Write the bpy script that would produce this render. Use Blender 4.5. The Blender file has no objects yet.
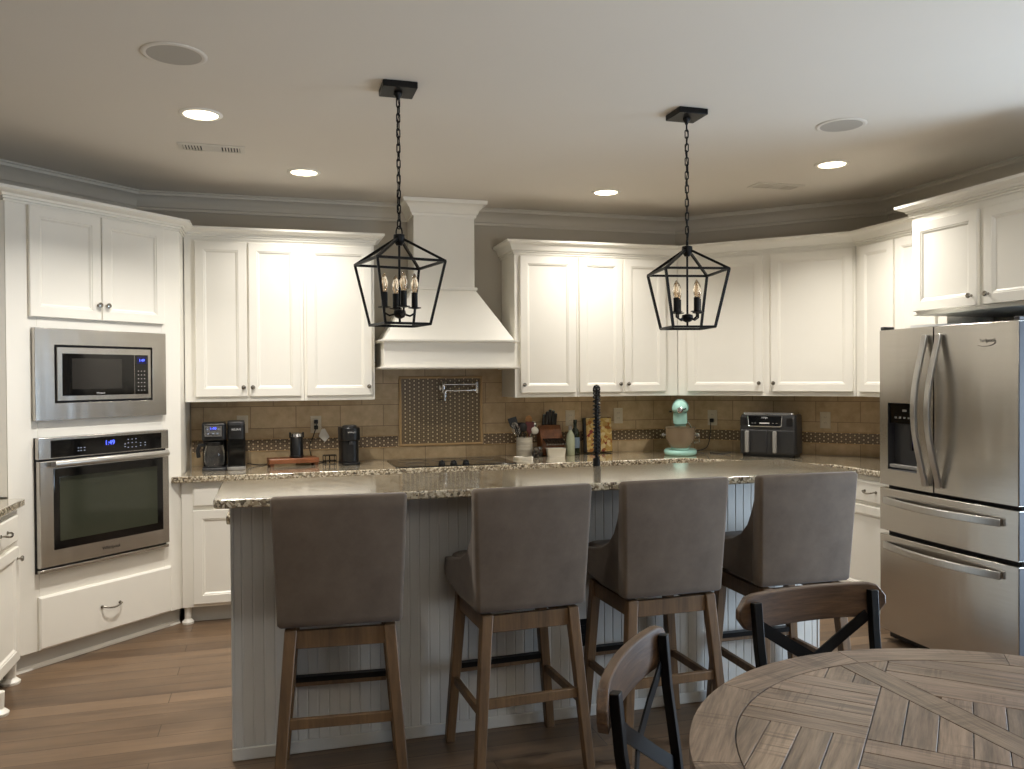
import bpy, bmesh, math, random
from mathutils import Vector, Matrix
random.seed(7)
PI = math.pi
SC = bpy.context.scene
COL = SC.collection

# ------------------------------------------------------------------ camera
FPX, YAW, PITCH, ROLL, CAMH = 826.6, 0.2814, -0.0103, -0.0064, 1.5107
cy, sy, cp, sp = math.cos(YAW), math.sin(YAW), math.cos(PITCH), math.sin(PITCH)
Fv = Vector((sy*cp, cy*cp, sp)); Rv = Vector((cy, -sy, 0)); Uv = Rv.cross(Fv)
cr, sr = math.cos(ROLL), math.sin(ROLL)
R2 = Rv*cr + Uv*sr; U2 = Uv*cr - Rv*sr
camd = bpy.data.cameras.new('camera'); cam = bpy.data.objects.new('camera', camd); COL.objects.link(cam)
camd.sensor_width = 36.0; camd.sensor_fit = 'HORIZONTAL'; camd.lens = FPX/1024*36; camd.clip_start = 0.05
cam.matrix_world = Matrix(((R2.x, U2.x, -Fv.x, 0), (R2.y, U2.y, -Fv.y, 0), (R2.z, U2.z, -Fv.z, CAMH), (0, 0, 0, 1)))
SC.camera = cam

# ------------------------------------------------------------------ world, light, exposure
SC.view_settings.view_transform = 'Standard'; SC.view_settings.look = 'None'
SC.view_settings.gamma = 1.0; SC.view_settings.use_curve_mapping = False
SC.view_settings.exposure = 0.62
SC.cycles.use_denoising = True
SC.cycles.max_bounces = 10; SC.cycles.diffuse_bounces = 5; SC.cycles.glossy_bounces = 4
SC.cycles.transmission_bounces = 8; SC.cycles.transparent_max_bounces = 12
SC.cycles.sample_clamp_indirect = 4.0
SC.cycles.caustics_reflective = False; SC.cycles.caustics_refractive = False
W = bpy.data.worlds.new('sky'); SC.world = W; W.use_nodes = True
W.node_tree.nodes['Background'].inputs[0].default_value = (0.55, 0.72, 1.0, 1)
W.node_tree.nodes['Background'].inputs[1].default_value = 0.5

CEIL = 2.75
def area(name, loc, rot, size, power, color, sizey=None, shape=None, spread=PI):
    l = bpy.data.lights.new(name, 'AREA'); l.energy = power; l.color = color; l.size = size
    l.shape = shape or ('RECTANGLE' if sizey else 'SQUARE')
    if sizey: l.size_y = sizey
    l.spread = spread
    o = bpy.data.objects.new(name, l); o.location = loc; o.rotation_euler = rot; COL.objects.link(o); return o
CANS = [(-0.314, 4.143), (0.191, 5.152), (2.173, 5.2), (3.181, 4.173)]
CANS_ADDED = [(-0.3, 2.3), (3.1, 2.3)]  # unseen downlights added to brighten the backsplash and cabinet fronts
CAN_POWER = {0: 19, 1: 8, 2: 8, 3: 12}
WARM = (1.0, 0.95, 0.875)
for i, (x, y) in enumerate(CANS):
    area('downlight', (x, y, CEIL-0.014), (0, 0, 0), 0.15, CAN_POWER[i], WARM, shape='DISK', spread=2.25)
for x, y in CANS_ADDED:
    area('downlight', (x, y, CEIL-0.014), (0, 0, 0), 0.15, 5.5, WARM, shape='DISK', spread=2.6)
# daylight through the patio window in the right wall (outside the glass line)
area('window_or_fill_light', (4.36, 1.95, 1.0), (0, math.radians(90), 0), 1.7, 72, (0.66, 0.82, 1.0), sizey=1.3)
# fill light added to brighten the ceiling, aimed up through the added rear window
area('window_or_fill_light', (1.6, -2.62, 1.25), (math.radians(142), 0, 0), 2.6, 85, (1.0, 0.97, 0.93), sizey=1.3, spread=1.7)

# ------------------------------------------------------------------ materials
def lin(c):
    return tuple(((v/255)/12.92 if v/255 <= 0.04045 else ((v/255+0.055)/1.055)**2.4) for v in c)
class NT:
    def __init__(s, name):
        s.m = bpy.data.materials.new(name); s.m.use_nodes = True; s.t = s.m.node_tree
        s.b = s.t.nodes['Principled BSDF']
    def n(s, typ, ins=None, **kw):
        nd = s.t.nodes.new(typ)
        for k, v in kw.items(): setattr(nd, k, v)
        for k, v in (ins or {}).items(): s.set(nd.inputs[k], v)
        return nd
    def set(s, sock, v):
        if isinstance(v, bpy.types.NodeSocket): s.t.links.new(v, sock)
        elif isinstance(v, tuple) and len(v) == 3 and sock.type == 'RGBA': sock.default_value = (*v, 1)
        else: sock.default_value = v
    def math(s, op, a, b=0.0, c=0.0):
        nd = s.t.nodes.new('ShaderNodeMath'); nd.operation = op
        for i, v in enumerate((a, b, c)): s.set(nd.inputs[i], v)
        return nd.outputs[0]
    def mix(s, f, a, b, blend='MIX'):
        nd = s.t.nodes.new('ShaderNodeMix'); nd.data_type = 'RGBA'; nd.blend_type = blend
        s.set(nd.inputs[0], f); s.set(nd.inputs[6], a); s.set(nd.inputs[7], b); return nd.outputs[2]
    def obj(s): return s.n('ShaderNodeTexCoord').outputs['Object']
    def mapping(s, vec, scale=(1, 1, 1), loc=(0, 0, 0), rot=(0, 0, 0)):
        nd = s.n('ShaderNodeMapping'); s.set(nd.inputs[0], vec)
        nd.inputs['Scale'].default_value = scale; nd.inputs['Location'].default_value = loc; nd.inputs['Rotation'].default_value = rot
        return nd.outputs[0]
    def noise(s, vec, scale, detail=4.0, rough=0.55):
        nd = s.n('ShaderNodeTexNoise', {'Scale': scale, 'Detail': detail, 'Roughness': rough}); s.set(nd.inputs['Vector'], vec); return nd.outputs['Fac']
    def ramp(s, f, stops, interp='LINEAR'):
        nd = s.n('ShaderNodeValToRGB'); nd.color_ramp.interpolation = interp; s.set(nd.inputs[0], f)
        e = nd.color_ramp.elements
        while len(e) < len(stops): e.new(0.5)
        for el, (p, c) in zip(e, stops): el.position = p; el.color = (*c, 1)
        return nd.outputs[0]
    def bump(s, h, strength=0.3, dist=0.01):
        nd = s.n('ShaderNodeBump', {'Strength': strength, 'Distance': dist}); s.set(nd.inputs['Height'], h)
        s.t.links.new(nd.outputs[0], s.b.inputs['Normal'])
    def p(s, **kw):
        for k, v in kw.items(): s.set(s.b.inputs[k.replace('_', ' ')], v)
        return s.m

def plain(name, rgb, rough=0.5, metal=0.0, vary=0.06, scale=30, **kw):
    t = NT(name); c = lin(rgb)
    f = t.noise(t.obj(), scale, 3)
    col = t.mix(f, tuple(x*(1-vary) for x in c), tuple(min(1, x*(1+vary)) for x in c))
    t.p(Base_Color=col, Roughness=rough, Metallic=metal)
    for k, v in kw.items(): t.set(t.b.inputs[k.replace('_', ' ')], v)
    return t.m
def emit(name, rgb, strength):
    t = NT(name); c = lin(rgb)
    t.p(Base_Color=(0.02, 0.02, 0.02), Emission_Color=c, Emission_Strength=strength); return t.m
def glass(name, rgb=(255, 255, 255), rough=0.02, ior=1.45):
    t = NT(name); t.p(Base_Color=lin(rgb), Roughness=rough, IOR=ior, Transmission_Weight=1.0); return t.m

M = {}
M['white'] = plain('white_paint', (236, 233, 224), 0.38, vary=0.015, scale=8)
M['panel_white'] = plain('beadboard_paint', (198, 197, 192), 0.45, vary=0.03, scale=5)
M['wall'] = plain('greige_paint', (178, 171, 158), 0.7, vary=0.02, scale=4)
M['ceiling'] = plain('ceiling_paint', (214, 207, 196), 0.8, vary=0.015, scale=3)
M['trim'] = plain('crown_paint', (196, 190, 178), 0.5, vary=0.02, scale=6)
M['black_metal'] = plain('black_metal', (14, 13, 13), 0.42, 0.6)
M['black_plastic'] = plain('black_plastic', (17, 17, 18), 0.35)
M['dark_plastic'] = plain('dark_grey_plastic', (52, 52, 54), 0.4)
M['gasket'] = plain('black_gap', (5, 5, 5), 0.6)
M['black_glass'] = plain('black_glass', (9, 9, 10), 0.06, vary=0.02)
M['cooktop_glass'] = plain('cooktop_glass', (8, 8, 8), 0.05, vary=0.02)
M['nickel'] = plain('brushed_nickel', (150, 145, 136), 0.25, 1.0)
M['fryer_grey'] = plain('fryer_grey', (40, 40, 41), 0.38)
M['chrome'] = plain('chrome', (205, 205, 205), 0.12, 1.0)
M['grey_plastic'] = plain('grey_plastic', (140, 138, 134), 0.4)
M['plate'] = plain('outlet_plastic', (205, 196, 176), 0.4)
M['ceramic'] = plain('white_ceramic', (225, 222, 212), 0.2, vary=0.02)
M['teal'] = plain('aqua_enamel', (165, 212, 203), 0.18, vary=0.02)
M['paper'] = plain('white_paper', (225, 225, 222), 0.7)
M['vent'] = plain('vent_paint', (205, 199, 188), 0.5)
M['mesh_grey'] = plain('speaker_grille', (168, 162, 152), 0.7, vary=0.1, scale=400)
M['lens'] = emit('lamp_lens', (255, 236, 200), 6.0)
M['blue'] = emit('blue_display', (70, 90, 255), 2.2)
M['icon'] = emit('icon_display', (170, 180, 200), 0.5)
M['white_print'] = plain('pale_print', (210, 210, 210), 0.5)
M['dark_print'] = plain('dark_print', (60, 58, 56), 0.5)
M['clear_glass'] = glass('clear_glass')
M['bowl_glass'] = glass('mixing_bowl_glass', (190, 170, 145), 0.1)
M['bowl_glass'].node_tree.nodes['Principled BSDF'].inputs['Transmission Weight'].default_value = 0.55
M['bulb_glass'] = glass('bulb_glass', (255, 246, 232))
M['filament'] = emit('amber_filament', (255, 200, 130), 0.25)
M['bottle_green'] = plain('green_bottle_glass', (22, 34, 16), 0.08)
M['bottle_pale'] = plain('pale_green_glass', (176, 184, 160), 0.15)
M['red'] = plain('red_plastic', (84, 22, 20), 0.35)
M['label_blue'] = plain('bottle_label', (120, 140, 160), 0.6)
M['amber_jar'] = plain('shaker_contents', (150, 130, 110), 0.5)

def steel(name, rgb=(200, 196, 190), rough=0.3, vertical=True, streak=0.12):
    t = NT(name); o = t.obj()
    f = t.noise(t.mapping(o, (3, 3, 260) if not vertical else (260, 260, 3)), 1.0, 3)
    g = t.noise(o, 3.0, 3)
    c = lin(rgb)
    col = t.mix(f, tuple(x*(1-streak) for x in c), tuple(min(1, x*(1+streak)) for x in c))
    t.p(Base_Color=col, Metallic=1.0, Roughness=rough)
    w = t.noise(t.mapping(o, (5, 5, 0.9)), 1.0, 2)
    t.bump(w, 0.25, 0.02); return t.m
M['steel'] = steel('stainless_steel', (190, 186, 180), 0.26, vertical=False)
M['steel_fridge'] = steel('stainless_fridge', (196, 192, 186), 0.25, vertical=False)
M['steel_handle'] = steel('steel_handle', (190, 188, 184), 0.3, vertical=True)

def granite():
    t = NT('speckled_granite'); o = t.obj()
    v = t.n('ShaderNodeTexVoronoi', {'Scale': 105.0}); t.set(v.inputs['Vector'], o)
    sep = t.n('ShaderNodeSeparateColor'); t.set(sep.inputs[0], v.outputs['Color'])
    c1 = t.ramp(sep.outputs[0], [(0.0, lin((40, 34, 29))), (0.13, lin((98, 84, 68))), (0.3, lin((150, 136, 112))), (0.55, lin((200, 190, 166))), (0.8, lin((226, 218, 198)))], 'CONSTANT')
    n = t.noise(o, 22, 5, 0.6)
    c2 = t.mix(t.ramp(n, [(0.38, (0, 0, 0)), (0.62, (1, 1, 1))]), lin((128, 110, 86)), lin((196, 184, 158)))
    n2 = t.noise(o, 70, 3, 0.6)
    c = t.mix(0.28, c1, c2)
    c = t.mix(t.ramp(n2, [(0.60, (0, 0, 0)), (0.68, (1, 1, 1))]), c, lin((52, 44, 38)))
    return t.p(Base_Color=c, Roughness=0.12, Coat_Weight=1.0, Coat_IOR=1.65, Coat_Roughness=0.09)
M['granite'] = granite()

def wood(name, dark, light, axis='x', scale=1.0, rough=0.5, grain=0.25, attr=False):
    t = NT(name); o = t.obj()
    if attr:
        o = t.n('ShaderNodeAttribute', attribute_name='grain').outputs['Vector']
    sc = {'x': (1.6, 22, 22), 'y': (22, 1.6, 22), 'z': (22, 22, 1.6)}[axis]
    f = t.noise(t.mapping(o, tuple(v*scale for v in sc)), 1.0, 6, 0.62)
    f2 = t.noise(t.mapping(o, tuple(v*scale*4 for v in sc)), 1.0, 3, 0.6)
    f = t.math('ADD', t.math('MULTIPLY', f, 0.7), t.math('MULTIPLY', f2, 0.3))
    c = t.ramp(f, [(0.32, lin(dark)), (0.66, lin(light))])
    if attr:
        tone = t.n('ShaderNodeAttribute', attribute_name='tone').outputs['Color']
        c = t.mix(1.0, c, tone, 'MULTIPLY')
        saw = t.noise(t.mapping(o, (90, 3, 3)), 1.0, 2)
        blot = t.noise(o, 4.0, 3)
        msk = t.math('MULTIPLY', t.ramp(saw, [(0.5, (0, 0, 0)), (0.56, (1, 1, 1))]), t.ramp(blot, [(0.52, (0, 0, 0)), (0.62, (1, 1, 1))]))
        c = t.mix(t.math('MULTIPLY', msk, 0.55), c, lin((70, 56, 44)))
    t.p(Base_Color=c, Roughness=rough); t.bump(f, grain, 0.004); return t.m
M['leg_wood'] = wood('stool_leg_wood', (76, 57, 38), (114, 87, 58), 'z')
M['rail_wood'] = wood('chair_rail_wood', (56, 40, 27), (100, 75, 52), 'x', 1.4, 0.45, 0.35)
M['table_wood'] = wood('reclaimed_table_wood', (84, 71, 60), (158, 139, 121), 'x', 1.7, 0.38, 0.4, attr=True)
M['board_wood'] = wood('red_board_wood', (100, 56, 30), (146, 90, 54), 'x', 1.2, 0.35)
M['block_wood'] = wood('dark_block_wood', (84, 46, 22), (130, 80, 44), 'z', 1.5, 0.4)
M['light_wood'] = wood('light_block_wood', (150, 104, 58), (190, 140, 86), 'x', 1.5, 0.4)

def floor_mat():
    t = NT('plank_floor'); o = t.obj()
    b = t.n('ShaderNodeTexBrick', {'Scale': 1.0, 'Mortar Size': 0.0018, 'Mortar Smooth': 0.2, 'Brick Width': 1.3, 'Row Height': 0.125, 'Color1': (0, 0, 0), 'Color2': (1, 1, 1), 'Mortar': (0.5, 0.5, 0.5)}, offset=0.37, offset_frequency=3)
    t.set(b.inputs['Vector'], o)
    f = t.noise(t.mapping(o, (1.5, 24, 1)), 1.0, 6, 0.62)
    k = t.noise(t.mapping(o, (3, 9, 1)), 1.0, 3)
    v = t.math('ADD', t.math('MULTIPLY', f, 0.55), t.math('ADD', t.math('MULTIPLY', k, 0.25), t.math('MULTIPLY', b.outputs['Color'], 0.2)))
    c = t.ramp(v, [(0.3, lin((76, 60, 46))), (0.7, lin((128, 105, 82)))])
    c = t.mix(b.outputs['Fac'], c, lin((48, 34, 24)))
    t.p(Base_Color=c, Roughness=t.math('ADD', t.math('MULTIPLY', f, 0.2), 0.28))
    t.bump(t.math('SUBTRACT', t.math('MULTIPLY', f, 0.3), b.outputs['Fac']), 0.25, 0.004); return t.m
M['floor'] = floor_mat()

def fabric():
    t = NT('taupe_microsuede'); o = t.obj()
    f = t.noise(o, 6, 5, 0.65); g = t.noise(o, 420, 2)
    c = t.ramp(f, [(0.3, lin((82, 70, 59))), (0.7, lin((102, 89, 76)))])
    t.p(Base_Color=c, Roughness=0.85, Sheen_Weight=0.12, Sheen_Roughness=0.5); t.bump(t.math('ADD', f, t.math('MULTIPLY', g, 0.4)), 0.12, 0.006); return t.m
M['fabric'] = fabric()

def xz(t):
    s = t.n('ShaderNodeSeparateXYZ'); t.set(s.inputs[0], t.obj()); return s.outputs[0], s.outputs[2]
def tile():
    t = NT('travertine_tile'); x, z = xz(t)
    c = t.n('ShaderNodeCombineXYZ'); t.set(c.inputs[0], x); t.set(c.inputs[1], t.math('ADD', z, -0.914+0.06))
    b = t.n('ShaderNodeTexBrick', {'Scale': 1.0, 'Mortar Size': 0.0022, 'Mortar Smooth': 0.1, 'Brick Width': 0.305, 'Row Height': 0.152, 'Color1': (0, 0, 0), 'Color2': (1, 1, 1), 'Mortar': (0.5, 0.5, 0.5)})
    t.set(b.inputs['Vector'], c.outputs[0])
    f = t.noise(t.obj(), 14, 6, 0.6)
    v = t.math('ADD', t.math('MULTIPLY', f, 0.75), t.math('MULTIPLY', b.outputs['Color'], 0.25))
    col = t.ramp(v, [(0.3, lin((168, 145, 110))), (0.7, lin((205, 182, 146)))])
    col = t.mix(b.outputs['Fac'], col, lin((128, 108, 82)))
    t.p(Base_Color=col, Roughness=0.35); t.bump(t.math('SUBTRACT', 1.0, b.outputs['Fac']), 0.3, 0.002); return t.m
M['tile'] = tile()
def mosaic(name, px, pz, base, dot):
    t = NT(name); x, z = xz(t)
    u = t.math('MULTIPLY', x, 1/px); w = t.math('MULTIPLY', z, 1/pz)
    # staggered small pale dots between dark basket-weave strips
    par = t.math('MODULO', t.math('FLOOR', t.math('ADD', u, 100.0)), 2.0)
    w2 = t.math('ADD', w, t.math('MULTIPLY', par, 0.5))
    fu = t.math('ABSOLUTE', t.math('SUBTRACT', t.math('FRACT', t.math('ADD', u, 100.0)), 0.5))
    fw = t.math('ABSOLUTE', t.math('SUBTRACT', t.math('FRACT', t.math('ADD', w2, 100.0)), 0.5))
    dotm = t.math('MULTIPLY', t.math('LESS_THAN', t.math('MULTIPLY', fu, px), 0.0056), t.math('LESS_THAN', t.math('MULTIPLY', fw, pz), 0.0056))
    gu = t.math('GREATER_THAN', fu, 0.455); gw = t.math('MULTIPLY', t.math('GREATER_THAN', fw, 0.44), t.math('LESS_THAN', fu, 0.5))
    g = t.math('MAXIMUM', gu, gw)
    nz = t.noise(t.obj(), 60, 3)
    b = t.mix(nz, tuple(v*0.75 for v in lin(base)), tuple(v*1.25 for v in lin(base)))
    c = t.mix(g, b, lin(tuple((a*2+d)/3 for a, d in zip(base, dot))))
    c = t.mix(dotm, c, lin(dot))
    return t.p(Base_Color=c, Roughness=0.3)
M['mosaic'] = mosaic('basketweave_mosaic', 0.030, 0.030, (96, 78, 60), (214, 196, 160))
M['mosaic_panel'] = mosaic('basketweave_mosaic_fine', 0.0335, 0.029, (104, 86, 62), (222, 204, 162))
M['tile_trim'] = plain('pencil_trim_stone', (186, 154, 108), 0.4, vary=0.12, scale=40)
def floral():
    t = NT('floral_print'); o = t.obj()
    v = t.n('ShaderNodeTexVoronoi', {'Scale': 44.0}); t.set(v.inputs['Vector'], o)
    s = t.n('ShaderNodeSeparateColor'); t.set(s.inputs[0], v.outputs['Color'])
    c = t.ramp(s.outputs[0], [(0.0, lin((196, 160, 84))), (0.35, lin((214, 186, 112))), (0.55, lin((130, 34, 26))), (0.68, lin((224, 205, 150))), (0.85, lin((170, 110, 40)))], 'CONSTANT')
    n = t.noise(o, 60, 3)
    return t.p(Base_Color=t.mix(t.math('MULTIPLY', n, 0.35), c, lin((90, 50, 26))), Roughness=0.5)
M['floral'] = floral()
def marble():
    t = NT('crock_stone'); f = t.noise(t.mapping(t.obj(), (8, 8, 30)), 1.0, 5)
    return t.p(Base_Color=t.ramp(f, [(0.35, lin((176, 168, 152))), (0.65, lin((214, 208, 194)))]), Roughness=0.4)
M['crock'] = marble()

# ------------------------------------------------------------------ mesh builder
class G:
    def __init__(s): s.v = []; s.f = []
    def box(s, x0, x1, y0, y1, z0, z1):
        i = len(s.v)
        s.v += [(x, y, z) for z in (z0, z1) for y in (y0, y1) for x in (x0, x1)]
        s.f += [tuple(i+k for k in q) for q in ((0, 2, 3, 1), (4, 5, 7, 6), (0, 1, 5, 4), (2, 6, 7, 3), (0, 4, 6, 2), (1, 3, 7, 5))]
        return s
    def rings(s, rings, cap0=True, cap1=True, closed=False):
        i = len(s.v); n = len(rings[0])
        for r in rings: s.v += [tuple(p) for p in r]
        m = len(rings)
        for a in range(m if closed else m-1):
            b = (a+1) % m
            for k in range(n):
                l = (k+1) % n
                s.f.append((i+a*n+k, i+a*n+l, i+b*n+l, i+b*n+k))
        if not closed:
            if cap0: s.f.append(tuple(i+k for k in range(n)))
            if cap1: s.f.append(tuple(i+(m-1)*n+k for k in range(n)))
        return s
    def prism(s, poly, h0, h1, axis='z'):
        def at(p, h): return {'z': (p[0], p[1], h), 'x': (h, p[0], p[1]), 'y': (p[0], h, p[1])}[axis]
        return s.rings([[at(p, h0) for p in poly], [at(p, h1) for p in poly]])
    def tube(s, pts, r, n=8, closed=False, flat=None, up=None):
        pts = [Vector(p) for p in pts]; rings = []; m = len(pts)
        rr = r if isinstance(r, (list, tuple)) else [r]*m
        prev = None
        for a in range(m):
            if closed: d = pts[(a+1) % m]-pts[a-1]
            else: d = (pts[min(a+1, m-1)]-pts[max(a-1, 0)])
            d.normalize()
            if prev is None:
                ref = Vector(up) if up else (Vector((0, 0, 1)) if abs(d.z) < 0.9 else Vector((1, 0, 0)))
                x = d.cross(ref).normalized()
            else:
                x = (prev - d*prev.dot(d)).normalized()
            prev = x; y = d.cross(x)
            if flat:   # rectangular bar: flat=(half width along x, half along y)
                rings.append([pts[a]+x*sx*flat[0]+y*sy_*flat[1] for sx, sy_ in ((-1, -1), (1, -1), (1, 1), (-1, 1))])
            else:
                rings.append([pts[a]+(x*math.cos(2*PI*k/n)+y*math.sin(2*PI*k/n))*rr[a] for k in range(n)])
        return s.rings(rings, closed=closed)
    def lathe(s, prof, c=(0, 0, 0), n=24, axis='z'):
        def at(r, h, a):
            u, w = r*math.cos(a), r*math.sin(a)
            p = {'z': (u, w, h), 'y': (u, h, w), 'x': (h, u, w)}[axis]
            return (c[0]+p[0], c[1]+p[1], c[2]+p[2])
        return s.rings([[at(max(r, 1e-5), h, 2*PI*k/n) for k in range(n)] for r, h in prof])
    def nest(s, x0, x1, z0, z1, steps):
        """nested rectangles facing -y: steps are (inset, y)"""
        return s.rings([[(x0+i, y, z0+i), (x1-i, y, z0+i), (x1-i, y, z1-i), (x0+i, y, z1-i)] for i, y in steps])
    def sweep(s, path, prof, closed=False):
        """prof: (outward offset, z) carried along a 2D path with mitred corners; outward = right of travel"""
        m = len(path); rings = []
        for a in range(m):
            d0 = Vector(path[a])-Vector(path[a-1]) if a > 0 else Vector(path[1])-Vector(path[0])
            d1 = Vector(path[a+1])-Vector(path[a]) if a < m-1 else d0
            d0.normalize(); d1.normalize()
            n0 = Vector((d0.y, -d0.x)); n1 = Vector((d1.y, -d1.x))
            nn = n0+n1; nn = nn/(nn.dot(n0)) if nn.length > 1e-6 else n0
            rings.append([(path[a][0]+nn.x*o, path[a][1]+nn.y*o, z) for o, z in prof])
        return s.rings(rings)
    def sphere(s, c, r, n=16, m=10, sc=(1, 1, 1)):
        return s.rings([[(c[0]+r*sc[0]*math.sin(PI*j/m+1e-4*(j == 0)-1e-4*(j == m))*math.cos(2*PI*k/n), c[1]+r*sc[1]*math.sin(PI*j/m+1e-4*(j == 0)-1e-4*(j == m))*math.sin(2*PI*k/n), c[2]-r*sc[2]*math.cos(PI*j/m)) for k in range(n)] for j in range(m+1)])
    def build(s, name, mat, parent=None, loc=(0, 0, 0), rot=(0, 0, 0), bevel=0.0, smooth=40, seg=2, subsurf=0):
        me = bpy.data.meshes.new(name); me.from_pydata(s.v, [], s.f)
        bm = bmesh.new(); bm.from_mesh(me); bmesh.ops.recalc_face_normals(bm, faces=bm.faces); bm.to_mesh(me); bm.free()
        me.materials.append(M[mat] if isinstance(mat, str) else mat)
        me.shade_smooth()
        if not subsurf: me.set_sharp_from_angle(angle=math.radians(smooth))
        o = bpy.data.objects.new(name, me); COL.objects.link(o)
        o.location = loc; o.rotation_euler = rot
        if parent: o.parent = parent
        if subsurf:
            md = o.modifiers.new('smooth', 'SUBSURF'); md.levels = subsurf; md.render_levels = subsurf
        if bevel:
            md = o.modifiers.new('edge', 'BEVEL'); md.width = bevel; md.segments = seg; md.limit_method = 'ANGLE'; md.angle_limit = math.radians(35); md.harden_normals = False
        return o

def tag(o, label, cat, group=None):
    o['label'] = label; o['category'] = cat
    if group: o['group'] = group
    return o
def thing(name, label, cat, loc=(0, 0, 0), rotz=0.0, group=None):
    o = bpy.data.objects.new(name, None); COL.objects.link(o); o.empty_display_size = 0.1
    o.location = loc; o.rotation_euler = (0, 0, rotz)
    return tag(o, label, cat, group)
def struct(o):
    o['kind'] = 'structure'; return o
def copy_tree(o, parent=None):
    c = o.copy(); COL.objects.link(c)
    if parent: c.parent = parent
    for ch in list(o.children): copy_tree(ch, c)
    return c
def text(s, size, mat, parent, loc, rot=(PI/2, 0, 0), name='lettering', depth=0.0006, align='CENTER'):
    cu = bpy.data.curves.new(name, 'FONT'); cu.body = s; cu.size = size; cu.extrude = depth; cu.align_x = align; cu.align_y = 'CENTER'
    t = bpy.data.objects.new('tmp', cu); COL.objects.link(t)
    bpy.context.view_layer.update()
    me = bpy.data.meshes.new_from_object(t.evaluated_get(bpy.context.evaluated_depsgraph_get()))
    bpy.data.objects.remove(t)
    me.materials.clear(); me.materials.append(M[mat])
    o = bpy.data.objects.new(name, me); COL.objects.link(o); o.location = loc; o.rotation_euler = rot; o.parent = parent
    return o
def arc(c, r, a0, a1, n): return [(c[0]+r*math.cos(a0+(a1-a0)*k/n), c[1]+r*math.sin(a0+(a1-a0)*k/n)) for k in range(n+1)]
def rrect(x0, x1, y0, y1, r, n=5):
    return arc((x1-r, y1-r), r, 0, PI/2, n)+arc((x0+r, y1-r), r, PI/2, PI, n)+arc((x0+r, y0+r), r, PI, 1.5*PI, n)+arc((x1-r, y0+r), r, 1.5*PI, 2*PI, n)

# ------------------------------------------------------------------ room shell
XL, XR, YB, YF = -1.9, 4.2, 6.0, -2.5
DL = YB-6.87      # left angled wall meets the back wall
DR = 9.1-YB       # right angled wall meets the back wall
T = 0.1
struct(G().box(XL-T, XR+T, YF-T, YB+T, -0.1, 0).build('floor', 'floor'))
struct(G().box(XL-T, XR+T, YF-T, YB+T, CEIL, CEIL+0.1).build('ceiling', 'ceiling'))
struct(G().box(DL, DR, YB, YB+T, 0, CEIL).build('wall_back', 'wall'))
yl = XL+6.87
struct(G().prism([(DL, YB), (XL, yl), (XL-T, yl), (XL-T, YB+T), (DL, YB+T)], 0, CEIL).build('wall_back_left', 'wall'))
yr = 9.1-XR
struct(G().prism([(DR, YB), (DR, YB+T), (XR+T, YB+T), (XR+T, yr), (XR, yr)], 0, CEIL).build('wall_back_right', 'wall'))
struct(G().box(XL-T, XL, YF, yl, 0, CEIL).build('wall_left', 'wall'))
WY0, WY1, WZ0, WZ1 = 1.25, 2.65, 0.12, 1.9
g = G().box(XR, XR+T, YF, WY0, 0, CEIL).box(XR, XR+T, WY1, yr, 0, CEIL).box(XR, XR+T, WY0, WY1, WZ1, CEIL).box(XR, XR+T, WY0, WY1, 0, WZ0)
struct(g.build('wall_right', 'wall'))
g = G().box(XL-T, 0.2, YF-T, YF, 0, CEIL).box(3.0, XR+T, YF-T, YF, 0, CEIL).box(0.2, 3.0, YF-T, YF, 0, 0.5).box(0.2, 3.0, YF-T, YF, 2.0, CEIL)
struct(g.build('wall_front', 'wall'))
g = G().box(0.14, 0.2, YF-0.06, YF+0.02, 0.44, 2.06).box(3.0, 3.06, YF-0.06, YF+0.02, 0.44, 2.06).box(0.2, 3.0, YF-0.06, YF+0.02, 0.44, 0.5).box(0.2, 3.0, YF-0.06, YF+0.02, 2.0, 2.06).box(1.57, 1.63, YF-0.05, YF-0.02, 0.5, 2.0)
struct(g.build('window_added', 'white'))  # unseen window frame, added to hold the ceiling fill light
g = G().box(XR-0.02, XR+0.06, WY0-0.06, WY0, WZ0-0.06, WZ1+0.06).box(XR-0.02, XR+0.06, WY1, WY1+0.06, WZ0-0.06, WZ1+0.06)
g.box(XR-0.02, XR+0.06, WY0, WY1, WZ1, WZ1+0.06).box(XR-0.02, XR+0.06, WY0, WY1, WZ0-0.06, WZ0)
g.box(XR+0.02, XR+0.05, (WY0+WY1)/2-0.03, (WY0+WY1)/2+0.03, WZ0, WZ1)
struct(g.build('window_1', 'white'))
# ceiling crown around the walls
CROWN = [(0, CEIL-0.115), (0.012, CEIL-0.115), (0.014, CEIL-0.098), (0.022, CEIL-0.092), (0.03, CEIL-0.07), (0.05, CEIL-0.045), (0.078, CEIL-0.03), (0.086, CEIL-0.028), (0.088, CEIL-0.012), (0.1, CEIL-0.01), (0.1, CEIL-0.001), (0, CEIL-0.001)]
struct(G().sweep([(XL, YF), (XL, yl), (DL, YB), (DR, YB), (XR, yr), (XR, YF)], CROWN).build('trim_1', 'trim', smooth=25))
struct(G().box(XR-0.015, XR-0.001, YF, WY0-0.07, 0, 0.12).build('baseboard_right', 'white', bevel=0.003))

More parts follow.
